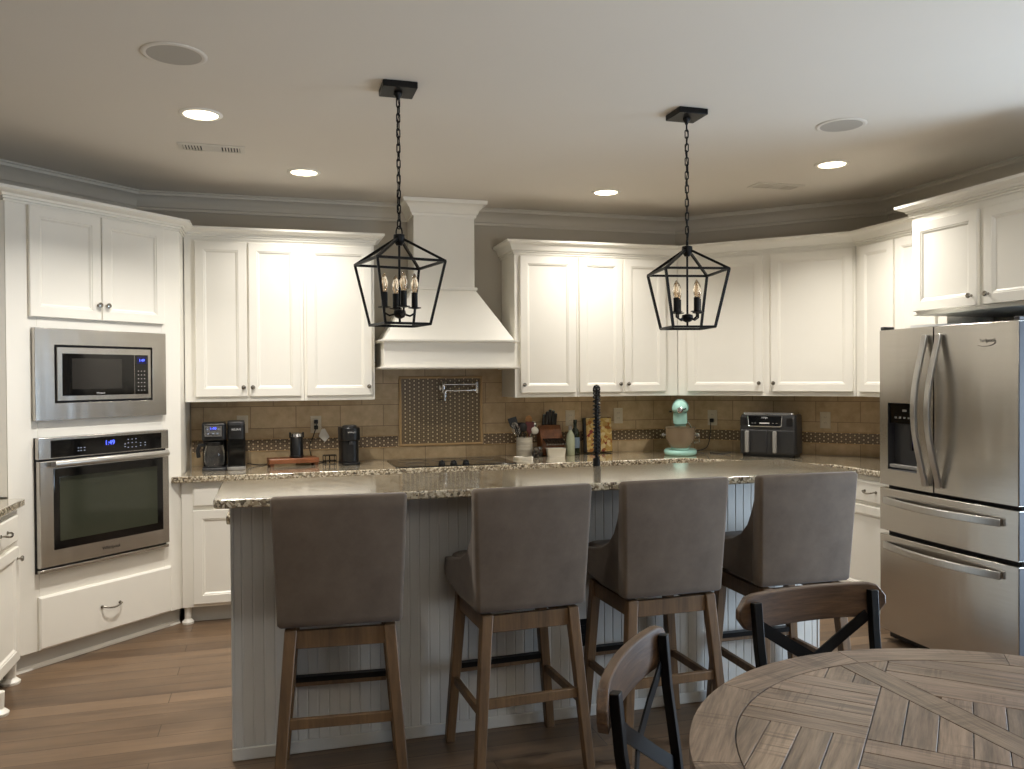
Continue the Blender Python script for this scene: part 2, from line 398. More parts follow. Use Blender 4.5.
# ------------------------------------------------------------------ cabinetry
DOOR = [(0, 0.0), (0, -0.017), (0.003, -0.02), (0.052, -0.02), (0.055, -0.0165), (0.06, -0.0165), (0.066, -0.011), (0.07, -0.009)]
SLAB = [(0, 0.0), (0, -0.014), (0.004, -0.017), (0.010, -0.02), (0.012, -0.02)]
def knob(parent, x, z, y=-0.02):
    prof = [(0.0075, 0.0), (0.006, -0.004), (0.0045, -0.010), (0.006, -0.015), (0.013, -0.019), (0.0145, -0.024), (0.012, -0.029), (0.004, -0.031)]
    return G().lathe(prof, (0, 0, 0), 14, 'y').build('knob', 'nickel', parent, (x, y+0.0005, z))
def pull(parent, x, z, w=0.1, y=-0.02):
    pts = [(-w/2, 0, 0), (-w/2, -0.02, 0)]+[(-w/2+w*k/8, -0.024-0.008*math.sin(PI*k/8), -0.010*math.sin(PI*k/8)) for k in range(1, 8)]+[(w/2, -0.02, 0), (w/2, 0, 0)]
    g = G().tube(pts, 0.0048, 8)
    for s in (-1, 1): g.lathe([(0.009, 0), (0.009, -0.004), (0.005, -0.006)], (s*w/2, 0, 0), 12, 'y')
    return g.build('handle', 'nickel', parent, (x, y, z))
def door(parent, x0, x1, z0, z1, kn=None, name='door', steps=DOOR):
    o = G().nest(0, x1-x0, 0, z1-z0, steps).build(name, 'white', parent, (x0, 0, z0), smooth=20)
    if kn: knob(o, kn[0]-x0, kn[1]-z0)
    return o
def drawer(parent, x0, x1, z0, z1, hw=0.1):
    o = G().nest(0, x1-x0, 0, z1-z0, SLAB).build('drawer', 'white', parent, (x0, 0, z0), smooth=20)
    if hw: pull(o, (x1-x0)/2, (z1-z0)/2+0.005, hw)
    return o
UB, UT = 1.356, 2.41
def upper(label, org, rotz, w, doors, d=0.345, poly=None, group='white upper cabinets', dtop=2.386):
    t = thing('wall_cabinet', label, 'cabinet', (org[0], org[1], UB), rotz, group)
    h = UT-UB
    b = G()
    if poly: b.prism(poly, 0, h)
    else: b.box(0.0006, w-0.0006, 0, d, 0, h)
    b.build('body', 'white', t, bevel=0.0015)
    for x0, x1, kx in doors:
        side = 1 if kx > (x0+x1)/2 else -1
        door(t, x0, x1, 1.388-UB, dtop-UB, ((x1 if side > 0 else x0)-side*0.023, 1.388-UB+0.06))
    return t
S2 = math.sqrt(2)
upper('white two-door upper cabinet over the coffee maker, beside the oven tower', (-0.54, 5.648), 0, 0.738, [(0.065, 0.381, 0.352), (0.392, 0.717, 0.421)])
upper('white single-door upper cabinet over the small pod coffee brewer', (0.198, 5.648), 0, 0.466, [(0.018, 0.446, 0.42)])
upper('white single-door upper cabinet right beside the range hood, over the utensil crock', (1.654, 5.648), 0, 0.471, [(0.038, 0.455, 0.064)], dtop=2.366)
upper('white two-door upper cabinet behind the black sink faucet', (2.126, 5.648), 0, 0.81, [(0.014, 0.353, 0.325), (0.369, 0.703, 0.397)], dtop=2.366)
upper('white wide angled corner upper cabinet above the air fryer', (2.938, 5.647), -PI/4, 1.248, [(0.078, 0.629, 0.597), (0.683, 1.232, 0.715)], poly=[(0, 0), (1.247, 0), (1.372, 0.345), (-0.125, 0.345)], dtop=2.366)
upper('white narrow-door upper cabinet between the corner cabinet and the refrigerator', (3.82, 4.763), -PI/2, 0.792, [(0.051, 0.369, 0.345), (0.387, 0.72, 0.411)], dtop=2.366)
# cabinet crown
ZC = 2.474
def ccr(z0, out=0.066):
    k = out/0.08
    return [(0.0, z0), (0.009, z0), (0.009, z0+0.008), (0.004, z0+0.0085), (0.004, z0+0.013), (0.015, z0+0.014), (0.016, z0+0.021), (0.012, z0+0.022), (0.012, z0+0.026), (0.024*k+0.004, z0+0.027), (0.034*k, z0+0.038), (0.048*k, 2.445), (0.066*k, 2.454), (0.076*k, 2.457), (0.08*k, 2.459), (0.08*k, ZC), (0.0, ZC)]
def crown(label, path, z0=2.404):
    return tag(G().sweep(path, ccr(z0)).build('crown_molding', 'white', smooth=25), label, 'molding', 'cabinet crown moldings')
crown('white crown molding along the oven tower top and the coffee-side upper cabinets', [(-1.72, 5.12), (-1.284, 4.682), (-0.545, 5.4195), (-0.545, 5.647), (0.6645, 5.647), (0.6645, 5.99)])
crown('white crown molding running over the upper cabinets between hood and refrigerator', [(1.6535, 5.99), (1.6535, 5.647), (2.937, 5.647), (3.819, 4.765), (3.819, 3.944)], 2.378)
crown('white crown molding topping the cabinet over the refrigerator', [(3.73, 3.939), (3.541, 3.939), (3.541, 2.955), (4.19, 2.955)])
# cabinet over the fridge
t = thing('fridge_cabinet', 'white deep two-door cabinet above the stainless refrigerator', 'cabinet', (3.542, 3.938, 1.842), -PI/2)
G().box(0, 0.982, 0, 0.65, 0, 2.41-1.842).build('body', 'white', t, bevel=0.002)
door(t, 0.03, 0.475, 0.022, 0.522, (0.44, 0.075)); door(t, 0.513, 0.955, 0.022, 0.522, (0.545, 0.075))

# oven tower
TL = (-1.283, 4.683); TW = 1.043
tw = thing('oven_cabinet', 'tall white angled corner cabinet housing the oven and microwave', 'cabinet', (TL[0], TL[1], 0), PI/4)
g = G()
g.box(0, 0.155, 0, 0.6, 0.1, UT)
g.prism([(0.915, 0), (TW, 0), (1.446, 0.40), (0.915, 0.5)], 0.1, UT)
for z0, z1 in ((0.1, 0.515), (1.2, 1.305), (1.765, UT)): g.box(0.155, 0.915, 0, 0.5, z0, z1)
g.box(0.155, 0.915, 0.52, 0.6, 0.1, UT)
g.build('body', 'white', tw, bevel=0.002)
G().prism([(-0.002, 0.002), (-0.002, 0.03), (-0.41, 0.438), (-0.43, 0.43)], 0.92, UT).build('side_filler', 'white', tw)
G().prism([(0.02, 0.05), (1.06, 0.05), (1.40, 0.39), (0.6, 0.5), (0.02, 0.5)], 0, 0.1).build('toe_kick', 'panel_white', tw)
G().prism([(0.05, 0), (0.05, 0.022), (0.041, 0.018), (0.036, 0.008), (0.035, 0)], 0.0, 1.055, 'x').build('shoe_molding', 'white', tw)
door(tw, 0.112, 0.512, 1.832, 2.402, (0.490, 1.915)); door(tw, 0.518, 0.922, 1.832, 2.402, (0.541, 1.915))
drawer(tw, 0.142, 0.953, 0.105, 0.38, 0.11)
def foot(parent, x, y, r=0.03):
    return G().lathe([(r*1.45, 0), (r*1.5, 0.012), (r*1.2, 0.02), (r*0.8, 0.03), (r*0.9, 0.1), (r*0.9, 0.104)], (x, y, 0), 16).build('foot', 'white', parent)

def base(label, org, rotz, w, doors=(), drawers=(), d=0.57, feet=(), h=0.875):
    t = thing('base_cabinet', label, 'cabinet', (org[0], org[1], 0), rotz, 'white base cabinets')
    G().box(0.0006, w-0.0006, 0, d, 0.104, h).build('body', 'white', t, bevel=0.0015)
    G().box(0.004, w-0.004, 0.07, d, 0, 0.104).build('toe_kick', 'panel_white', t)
    for a in doors: door(t, *a)
    for a in drawers: drawer(t, *a)
    for a in feet: foot(t, *a)
    return t
base('white base cabinet under the coffee maker, next to the oven tower', (-0.544, 5.4), 0, 0.994, [(0.066, 0.489, 0.125, 0.70, (0.459, 0.65)), (0.504, 0.93, 0.125, 0.70, (0.534, 0.65))], [(0.066, 0.489, 0.722, 0.846), (0.504, 0.93, 0.722, 0.846)], feet=[(0.029, 0.035, 0.024)])
base('white base cabinet between the coffee side and the cooktop', (0.451, 5.4), 0, 0.3, [(0.02, 0.28, 0.125, 0.70, (0.05, 0.65))], [(0.02, 0.28, 0.722, 0.846)])
base('white drawer base cabinet below the cooktop', (0.752, 5.4), 0, 0.85, [], [(0.02, 0.83, 0.125, 0.41), (0.02, 0.83, 0.43, 0.70), (0.02, 0.83, 0.722, 0.846)])
base('white base cabinet below the utensil crock and bottles', (1.603, 5.4), 0, 0.6, [(0.02, 0.295, 0.125, 0.70, (0.27, 0.65)), (0.305, 0.58, 0.125, 0.70, (0.33, 0.65))], [(0.02, 0.58, 0.722, 0.846)])
base('white base cabinet below the floral board', (2.204, 5.4), 0, 0.6, [(0.02, 0.295, 0.125, 0.70, (0.27, 0.65)), (0.305, 0.58, 0.125, 0.70, (0.33, 0.65))], [(0.02, 0.58, 0.722, 0.846)])
base('white angled base cabinet below the air fryer', (2.87, 5.395), -PI/4, 1.0, [(0.06, 0.49, 0.125, 0.70, (0.46, 0.65)), (0.51, 0.94, 0.125, 0.70, (0.54, 0.65))], [(0.06, 0.94, 0.722, 0.846)], d=0.5)
base('white base cabinet with one drawer tight beside the refrigerator', (3.58, 4.655), -PI/2, 0.68, [(0.03, 0.66, 0.125, 0.685, (0.08, 0.63))], [(0.03, 0.66, 0.705, 0.84)], d=0.6)
base('white base cabinet along the side wall in front of the oven tower', (-1.235, 3.6), PI/2, 1.05, [(0.08, 0.5, 0.125, 0.685, (0.47, 0.63)), (0.53, 1.0, 0.125, 0.685, (0.965, 0.63))], [(0.08, 0.5, 0.71, 0.845), (0.53, 1.0, 0.71, 0.845)], d=0.64, feet=[(1.02, 0.03), (0.6, -0.034)])

def slab(label, poly, z0, z1, cat='countertop', name='granite_countertop', bevel=0.006):
    return tag(G().prism(poly, z0, z1).build(name, 'granite', bevel=bevel, seg=3), label, cat)
slab('speckled beige granite countertop along the back wall and angled corner', [(-0.597, 5.348), (2.838, 5.348), (3.545, 4.64), (3.545, 3.973), (4.185, 3.973), (4.185, 4.885), (3.085, 5.985), (-0.54, 5.985), (-0.54, 5.43)], 0.876, 0.914)
slab('granite countertop piece on the side base cabinet beside the oven tower', [(-1.885, 3.58), (-1.2, 3.58), (-1.2, 4.655), (-1.3, 4.655), (-1.885, 4.66)], 0.876, 0.914)

# island
t = thing('kitchen_island', 'white beadboard kitchen island behind the four bar stools', 'island', (-0.155, 3.4248, 0))
IW = 2.675
# beadboard front: one grooved panel
prof = [(0.0, 0.12), (0.0, 0.0)]
x = 0.03
while x < IW-0.03:
    prof += [(x-0.004, 0.0), (x-0.0015, 0.0022), (x+0.0015, 0.0022), (x+0.004, 0.0)]; x += 0.0415
prof += [(IW, 0.0), (IW, 0.12)]
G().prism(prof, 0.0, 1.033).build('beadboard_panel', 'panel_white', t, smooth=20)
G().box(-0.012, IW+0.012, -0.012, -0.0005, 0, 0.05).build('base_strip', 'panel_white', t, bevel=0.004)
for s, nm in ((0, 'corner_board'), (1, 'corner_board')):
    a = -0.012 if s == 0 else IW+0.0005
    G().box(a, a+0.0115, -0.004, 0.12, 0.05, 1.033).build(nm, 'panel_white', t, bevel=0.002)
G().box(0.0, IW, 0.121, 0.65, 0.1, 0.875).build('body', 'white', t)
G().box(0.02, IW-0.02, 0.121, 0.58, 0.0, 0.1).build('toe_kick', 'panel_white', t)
for k in range(5):
    d_ = G().nest(0, 0.5, 0, 0.72, DOOR).build('door', 'white', t, (0.05+0.53*k+0.5, 0.65, 0.13), (0, 0, PI))
    knob(d_, 0.45, 0.66)
slab('raised granite bar top on the island, in front of the stools', rrect(-0.214, 2.56, 3.173, 3.766, 0.03), 1.034, 1.067, 'bar top', 'granite_bar_top')
slab('lower granite island worktop around the sink faucet', [(-0.2, 3.768), (2.55, 3.768), (2.55, 4.13), (-0.2, 4.13)], 0.876, 0.914, 'countertop', 'granite_worktop')
# black outlet in the island panel
def outlet(label, loc, rotz, mat='plate', slots='dark_print', group='backsplash outlets', plugged=False):
    o = thing('wall_outlet', label, 'outlet', loc, rotz, group)
    G().nest(-0.037, 0.037, -0.06, 0.06, [(0, 0), (0, -0.003), (0.003, -0.006), (0.006, -0.006)]).build('cover_plate', mat, o)
    for z in (-0.02, 0.02):
        r = G().prism(rrect(-0.016, 0.016, z-0.014, z+0.014, 0.008, 4), -0.0085, -0.0061, 'y').build('receptacle', mat, o)
        G().box(-0.007, -0.005, -0.0092, -0.0086, z-0.002, z+0.006).box(0.005, 0.007, -0.0092, -0.0086, z-0.002, z+0.006).build('slot', slots, r)
    return o
outlet('black electrical outlet low on the white island panel behind a stool', (1.305, 3.4245, 0.372), 0, 'black_plastic', 'dark_plastic', None)

# ------------------------------------------------------------------ backsplash
def splash(label, org, rotz, x0, x1, z1, bands, holes=None):
    b = thing('backsplash', label, 'backsplash', (org[0], org[1], 0), rotz)
    g = G().box(x0, x1, -0.012, -0.0005, 0.9145, z1)
    g.build('tile_field', 'tile', b)
    for a, c in bands:
        G().box(a, c, -0.0155, -0.0122, 1.004, 1.08).build('mosaic_band', 'mosaic', b)
        for z in (0.998, 1.081): G().box(a, c, -0.0175, -0.0122, z, z+0.006).build('pencil_trim', 'tile_trim', b, bevel=0.001)
    return b
bs = splash('tan travertine tile backsplash with mosaic band behind the cooktop', (0, YB), 0, -0.535, DR-0.008, 1.354, [(-0.53, 0.866), (1.508, DR-0.01)])
G().box(0.667, 1.651, -0.012, -0.0005, 1.3545, 1.62).build('tile_field', 'tile', bs)
G().box(0.896, 1.478, -0.016, -0.0122, 1.022, 1.495).build('mosaic_panel', 'mosaic_panel', bs)
g = G()
for a in ((0.875, 1.499, 1.003, 1.021), (0.875, 1.499, 1.496, 1.514), (0.875, 0.895, 1.021, 1.496), (1.479, 1.499, 1.021, 1.496)):
    g.box(a[0], a[1], -0.024, -0.0122, a[2], a[3])
g.build('panel_frame', 'tile_trim', bs, bevel=0.005)
LD = (XR-DR)*S2
splash('tan tile backsplash with dark mosaic band behind the air fryer', (DR, YB), -PI/4, 0.008, LD-0.008, 1.354, [(0.01, LD-0.01)])
splash('short strip of tan tile backsplash beside the refrigerator', (XR, yr), -PI/2, 0.008, 0.92, 1.354, [(0.01, 0.915)])
zo = 1.178
outlet('cream wall outlet peeking out above the double coffee maker', (-0.205, YB-0.0125, 1.19), 0)
o1 = outlet('cream wall outlet with a black plug and dangling tag, by the frother', (0.288, YB-0.0125, zo), 0)
outlet('cream wall outlet behind the green wine bottle', (2.195, YB-0.0125, 1.184), 0)
outlet('cream wall outlet beside the floral board', (2.594, YB-0.0125, 1.195), 0)
outlet('cream wall outlet with a black plug between mixer and air fryer', (3.303, 5.779, 1.175), -PI/4)
outlet('cream wall outlet above the mosaic band between air fryer and refrigerator', (3.893, 5.189, 1.172), -PI/4)

# ------------------------------------------------------------------ range hood
h = thing('range_hood', 'white tapered wooden range hood with chimney above the cooktop', 'hood', (1.168, YB-0.001, 0))
CW = 0.218; CD = 0.26
G().box(-CW, CW, -CD, 0, 2.13, CEIL-0.002).build('chimney', 'white', h, bevel=0.002)
HC = [(0.0, 2.635), (0.012, 2.635), (0.014, 2.652), (0.022, 2.658), (0.03, 2.68), (0.05, 2.705), (0.07, 2.72), (0.078, 2.722), (0.08, 2.74), (0.08, CEIL-0.002), (0.0, CEIL-0.002)]
G().sweep([(-CW, 0), (-CW, -CD), (CW, -CD), (CW, 0)], HC).build('chimney_crown', 'white', h, smooth=25)
NB = [(0.0, 2.118), (0.012, 2.118), (0.018, 2.124), (0.018, 2.136), (0.012, 2.142), (0.0, 2.142)]
G().sweep([(-CW, 0), (-CW, -CD), (CW, -CD), (CW, 0)], NB).build('neck_molding', 'white', h, smooth=30)
BW = 0.455; BD = 0.47
G().rings([[(-BW, 0, 1.755), (BW, 0, 1.755), (BW, -BD, 1.755), (-BW, -BD, 1.755)], [(-CW, 0, 2.13), (CW, 0, 2.13), (CW, -CD, 2.13), (-CW, -CD, 2.13)]]).build('tapered_body', 'white', h, bevel=0.002)
g = G().box(-BW, BW, -BD, -BD+0.03, 1.572, 1.755).box(-BW, -BW+0.03, -BD+0.03, -0.013, 1.572, 1.755).box(BW-0.03, BW, -BD+0.03, -0.013, 1.572, 1.755)
g.build('apron', 'white', h, bevel=0.002)
path = [(-BW, -0.013), (-BW, -BD), (BW, -BD), (BW, -0.013)]
for z in (1.748, 1.566):
    G().sweep(path, [(0.0, z-0.006), (0.012, z-0.006), (0.026, z+0.002), (0.026, z+0.012), (0.0, z+0.012)]).build('ledge_molding', 'white', h, smooth=25)
G().box(-BW+0.03, BW-0.03, -BD+0.03, -0.013, 1.625, 1.64).build('filter_panel', 'steel', h)

# pot filler
pf = thing('pot_filler', 'chrome folding pot filler tap on the mosaic panel', 'faucet', (1.193, YB-0.0165, 1.43))
G().lathe([(0.026, -0.0005), (0.026, -0.008), (0.012, -0.012), (0.011, -0.05)], (0, 0, 0), 18, 'y').build('wall_flange', 'chrome', pf)
G().lathe([(0.013, -0.045), (0.015, -0.04), (0.015, 0.045), (0.012, 0.05)], (0, -0.055, 0), 16).build('valve_body', 'chrome', pf)
G().tube([(0, -0.055, 0.022), (0.13, -0.06, 0.022), (0.245, -0.065, 0.022)], 0.0085, 10).build('arm', 'chrome', pf)
G().lathe([(0.010, -0.045), (0.013, -0.04), (0.013, 0.038), (0.009, 0.042)], (0.248, -0.067, 0.0), 14).build('pivot', 'chrome', pf)
G().tube([(0.248, -0.067, -0.022), (0.14, -0.085, -0.022), (0.012, -0.1, -0.022)], 0.0085, 10).build('arm', 'chrome', pf)
G().tube([(0.012, -0.1, -0.022), (0.004, -0.101, -0.03), (0.002, -0.101, -0.05), (0.002, -0.101, -0.095)], [0.011, 0.013, 0.013, 0.011], 10).build('spout', 'chrome', pf)
G().tube([(-0.05, -0.101, -0.088), (0.03, -0.101, -0.088)], 0.004, 8).build('lever', 'chrome', pf)

# cooktop
ck = thing('cooktop', 'black glass electric cooktop set into the granite under the hood', 'cooktop', (1.18, 5.63, 0.9145))
G().prism(rrect(-0.41, 0.41, -0.245, 0.245, 0.015), 0, 0.006).build('glass_top', 'cooktop_glass', ck, bevel=0.002)
for bx, by, br in ((-0.25, 0.1, 0.1), (-0.25, -0.11, 0.08), (0.25, 0.1, 0.08), (0.26, -0.11, 0.1), (0.0, 0.1, 0.11)):
    ring = [(bx+br*math.cos(a*PI/16), by+br*math.sin(a*PI/16), 0.0063) for a in range(32)]
    G().tube(ring, 0.0008, 4, closed=True).build('burner_ring', 'dark_plastic', ck)
for kx in (-0.1, -0.02, 0.065):
    k_ = G().lathe([(0.023, 0.0065), (0.024, 0.012), (0.019, 0.022), (0.019, 0.03), (0.016, 0.032)], (kx, -0.195, 0), 20).build('control_knob', 'black_plastic', ck)
    G().box(kx-0.004, kx+0.004, -0.213, -0.177, 0.031, 0.037).build('grip', 'black_plastic', k_)

# ------------------------------------------------------------------ built-in appliances (in the oven tower frame)
ov = thing('wall_oven', 'stainless built-in wall oven below the microwave', 'oven', (TL[0]-0.007, TL[1]-0.007, 0), PI/4)
G().box(0.17, 0.905, 0.0, 0.48, 0.53, 1.18).build('body', 'dark_plastic', ov)
G().box(0.142, 0.932, -0.012, -0.0008, 0.502, 1.205).build('back_plate', 'gasket', ov)
cp_ = G().box(0.142, 0.932, -0.04, -0.0125, 1.093, 1.205).build('control_panel', 'steel', ov, bevel=0.003)
G().box(0.209, 0.881, -0.0425, -0.0402, 1.099, 1.19).build('control_glass', 'black_glass', cp_, bevel=0.001)
G().box(0.5, 0.59, -0.0432, -0.0426, 1.128, 1.178).build('display', 'black_glass', cp_)
text('1:49', 0.036, 'blue', cp_, (0.545, -0.0434, 1.155), name='clock_digits')
g = G()
for i, xx in enumerate((0.36, 0.375, 0.395, 0.64, 0.66, 0.685, 0.71, 0.74, 0.77)):
    for zz in ((1.12, 1.145, 1.165) if i in (4, 5, 6) else (1.125, 1.14)): g.box(xx-0.004, xx+0.004, -0.0432, -0.0426, zz-0.002, zz+0.002)
g.build('button_icons', 'icon', cp_)
dr = G().nest(0.145, 0.93, 0.533, 1.083, [(0, -0.0125), (0, -0.042), (0.004, -0.046), (0.02, -0.046)]).build('door', 'steel', ov)
G().nest(0.218, 0.885, 0.617, 1.043, [(0, -0.0462), (0, -0.0472), (0.002, -0.048), (0.004, -0.048)]).build('door_glass', 'black_glass', dr)
G().nest(0.25, 0.845, 0.66, 0.995, [(0, -0.0481), (0, -0.0484), (0.001, -0.0486), (0.002, -0.0486)]).build('window', plain('oven_window_glass', (54, 57, 46), 0.07, vary=0.05), dr)  # reflection put into the base colour: olive of the room opposite
text('Whirlpool', 0.026, 'gasket', dr, (0.545, -0.0465, 0.575), name='lettering')
hd = G()
hd.rings([[(xx, yy, zz) for yy, zz in ((-0.085, 1.05), (-0.098, 1.057), (-0.1, 1.07), (-0.092, 1.084), (-0.082, 1.086), (-0.079, 1.06))] for xx in (0.2, 0.895)])
hd.box(0.205, 0.225, -0.085, -0.046, 1.055, 1.08).box(0.87, 0.89, -0.085, -0.046, 1.055, 1.08)
hd.build('handle', 'steel_handle', ov, bevel=0.003)
G().box(0.145, 0.93, -0.04, -0.0125, 0.504, 0.522).build('bottom_trim', 'steel', ov, bevel=0.003)

mw = thing('microwave', 'stainless built-in microwave with trim frame above the wall oven', 'microwave', (TL[0]-0.008, TL[1]-0.008, 0), PI/4)
# one ring of four mitred plates
g = G().rings([[(0.137, -0.0008, 1.293), (0.93, -0.0008, 1.293), (0.93, -0.0008, 1.776), (0.137, -0.0008, 1.776)], [(0.137, -0.03, 1.293), (0.93, -0.03, 1.293), (0.93, -0.03, 1.776), (0.137, -0.03, 1.776)], [(0.243, -0.03, 1.383), (0.836, -0.03, 1.383), (0.836, -0.03, 1.69), (0.243, -0.03, 1.69)], [(0.243, -0.0008, 1.383), (0.836, -0.0008, 1.383), (0.836, -0.0008, 1.69), (0.243, -0.0008, 1.69)]], closed=True)
g.build('trim_frame', 'steel', mw, bevel=0.002)
G().box(0.2, 0.88, 0.0, 0.4, 1.33, 1.74).build('body', 'gasket', mw)
fr = G().nest(0.253, 0.824, 1.393, 1.68, [(0, -0.0008), (0, -0.03), (0.003, -0.034), (0.01, -0.034)]).build('door', 'steel', mw)
G().box(0.282, 0.712, -0.0362, -0.0342, 1.42, 1.645).build('door_glass', 'black_glass', fr, bevel=0.001)
G().box(0.335, 0.63, -0.0368, -0.0363, 1.455, 1.62).build('window_screen', plain('microwave_screen', (40, 38, 36), 0.1, vary=0.05), fr)
kp = G().box(0.716, 0.802, -0.0362, -0.0342, 1.42, 1.645).build('control_panel', 'black_glass', mw, bevel=0.001)
G().box(0.728, 0.79, -0.037, -0.0363, 1.594, 1.635).build('display', plain('microwave_display', (14, 18, 60), 0.2), kp)
text('1:49', 0.022, 'blue', kp, (0.759, -0.0373, 1.614), name='clock_digits')
g = G()
for r_ in range(6):
    for c_ in range(3): g.box(0.733+0.02*c_, 0.741+0.02*c_, -0.0368, -0.0363, 1.44+0.022*r_, 1.445+0.022*r_)
g.build('button_icons', 'grey_plastic', kp)
text('Whirlpool', 0.012, 'white_print', fr, (0.5, -0.0366, 1.432), name='lettering')

# ------------------------------------------------------------------ refrigerator
rf = thing('refrigerator', 'stainless french-door refrigerator with two freezer drawers', 'refrigerator', (3.305, 3.942, 0), -PI/2)
FW = 0.912
def bow(x): return -0.016*(1-((x-FW/2)/(FW/2))**2)+0.016
def bowed(x0, x1, z0, z1, y1=0.06, n=8, g=None):
    g = g or G()
    xs = [x0+(x1-x0)*k/n for k in range(n+1)]
    return g.prism([(x, bow(x)) for x in xs]+[(x1, y1), (x0, y1)], z0, z1)
G().box(0.012, FW-0.002, 0.075, 0.84, 0.03, 1.735).build('body', plain('fridge_side_grey', (58, 61, 66), 0.5, 0.2), rf, bevel=0.004)
G().box(0.02, FW-0.02, 0.061, 0.0745, 0.064, 1.74).build('gasket', 'gasket', rf)
DX0, DX1, DZ0, DZ1 = 0.068, 0.296, 0.975, 1.347
g = G()
bowed(0.0, DX0, 0.886, 1.755, g=g, n=3); bowed(DX1, 0.411, 0.886, 1.755, g=g, n=3); bowed(DX0, DX1, DZ1, 1.755, g=g, n=4); bowed(DX0, DX1, 0.886, DZ0, g=g, n=4)
ld = g.build('door', 'steel_fridge', rf, smooth=30)
G().rings([[(DX0, bow(DX0)+0.002, DZ0), (DX1, bow(DX1)+0.002, DZ0), (DX1, bow(DX1)+0.002, DZ1), (DX0, bow(DX0)+0.002, DZ1)], [(DX0+0.004, 0.055, DZ0+0.03), (DX1-0.004, 0.055, DZ0+0.03), (DX1-0.004, 0.055, DZ1-0.004), (DX0+0.004, 0.055, DZ1-0.004)]], cap0=False).build('dispenser_recess', 'dark_plastic', ld, smooth=10)
dc = G().box(DX0+0.004, DX1-0.004, 0.022, 0.05, 1.235, DZ1-0.004).build('dispenser_controls', 'black_glass', ld)
g = G()
for kx in range(5): g.box(0.11+0.033*kx, 0.126+0.033*kx, 0.021, 0.0219, 1.262, 1.272)
g.box(0.17, 0.2, 0.021, 0.0219, 1.3, 1.312).build('button_icons', 'grey_plastic', dc)
G().box(0.215, 0.232, 0.03, 0.05, 1.09, 1.225).build('paddle', 'black_plastic', ld)
G().box(0.258, 0.268, 0.036, 0.054, 1.12, 1.22).build('dispenser_light', emit('blue_lamp', (50, 60, 255), 1.6), ld)
G().box(DX0+0.008, DX1-0.008, 0.016, 0.05, DZ0+0.012, DZ0+0.03).build('drip_tray', 'grey_plastic', ld, bevel=0.002)
rd = bowed(0.418, FW, 0.886, 1.755).build('door', 'steel_fridge', rf, smooth=30, bevel=0.003)
text('Whirlpool', 0.026, 'dark_print', rd, (0.735, bow(0.735)-0.0006, 1.668), name='lettering')
G().tube([(0.735+0.058*math.cos(a), bow(0.735)-0.0004, 1.66+0.02*math.sin(a)) for a in [PI*0.85+k*PI*1.25/14 for k in range(15)]], 0.0016, 5).build('emblem_swoosh', 'dark_print', rd)
def vhandle(parent, x):
    pts = [(x, bow(x)-0.014-0.075*math.sin(PI*k/16)**1.2, 1.712-0.795*k/16) for k in range(17)]
    pts = [(x, bow(x), 1.706)]+pts+[(x, bow(x), 0.923)]
    G().tube(pts[1:-1], 0, flat=(0.009, 0.017), up=(1, 0, 0)).build('handle', 'steel_handle', parent, bevel=0.004)
vhandle(ld, 0.372); vhandle(rd, 0.466)
edge_grey = plain('door_edge_grey', (42, 45, 52), 0.6, 0.0)
def door_edge(parent, z0, z1): G().box(FW+0.0004, FW+0.0024, bow(FW)+0.004, 0.06, z0+0.004, z1-0.004).build('edge_strip', edge_grey, parent)
door_edge(rd, 0.886, 1.755)
def hhandle(parent, z):
    pts = [(0.05+0.78*k/16, bow(0.05+0.78*k/16)-0.012-0.05*math.sin(PI*k/16)**0.8, z) for k in range(17)]
    G().tube(pts, 0, flat=(0.009, 0.019), up=(0, 0, 1)).build('handle', 'steel_handle', parent, bevel=0.004)
d1_ = bowed(0.0, FW, 0.628, 0.866).build('drawer', 'steel_fridge', rf, smooth=30, bevel=0.003); hhandle(d1_, 0.80); door_edge(d1_, 0.628, 0.866)
d2_ = bowed(0.0, FW, 0.062, 0.604).build('drawer', 'steel_fridge', rf, smooth=30, bevel=0.003); hhandle(d2_, 0.548); door_edge(d2_, 0.062, 0.604)
G().box(0.02, FW-0.02, 0.068, 0.0745, 0.012, 0.058).build('base_grille', 'black_plastic', rf)
for x in (0.05, FW-0.05): G().lathe([(0.02, 0.0), (0.02, 0.02), (0.012, 0.03), (0.012, 0.031)], (x, 0.12, 0), 12).build('foot', 'black_plastic', rf)
G().box(0.0, 0.03, 0.02, 0.09, 1.756, 1.775).build('hinge_cover', 'dark_plastic', rf, bevel=0.004)
G().box(FW-0.03, FW, 0.02, 0.09, 1.756, 1.775).build('hinge_cover', 'dark_plastic', rf, bevel=0.004)
pp = G().rings([[(-0.13, -0.08, 0.0), (0.13, -0.1, 0.0), (0.14, 0.08, 0.0), (-0.12, 0.09, 0.0)], [(-0.13, -0.08, 0.018), (0.13, -0.1, 0.01), (0.14, 0.08, 0.022), (-0.12, 0.09, 0.014)]]).build('folded_papers', 'paper', loc=(3.47, 3.66, 1.7565), rot=(0, 0, 1.4))
tag(pp, 'white folded papers lying on top of the refrigerator', 'papers')

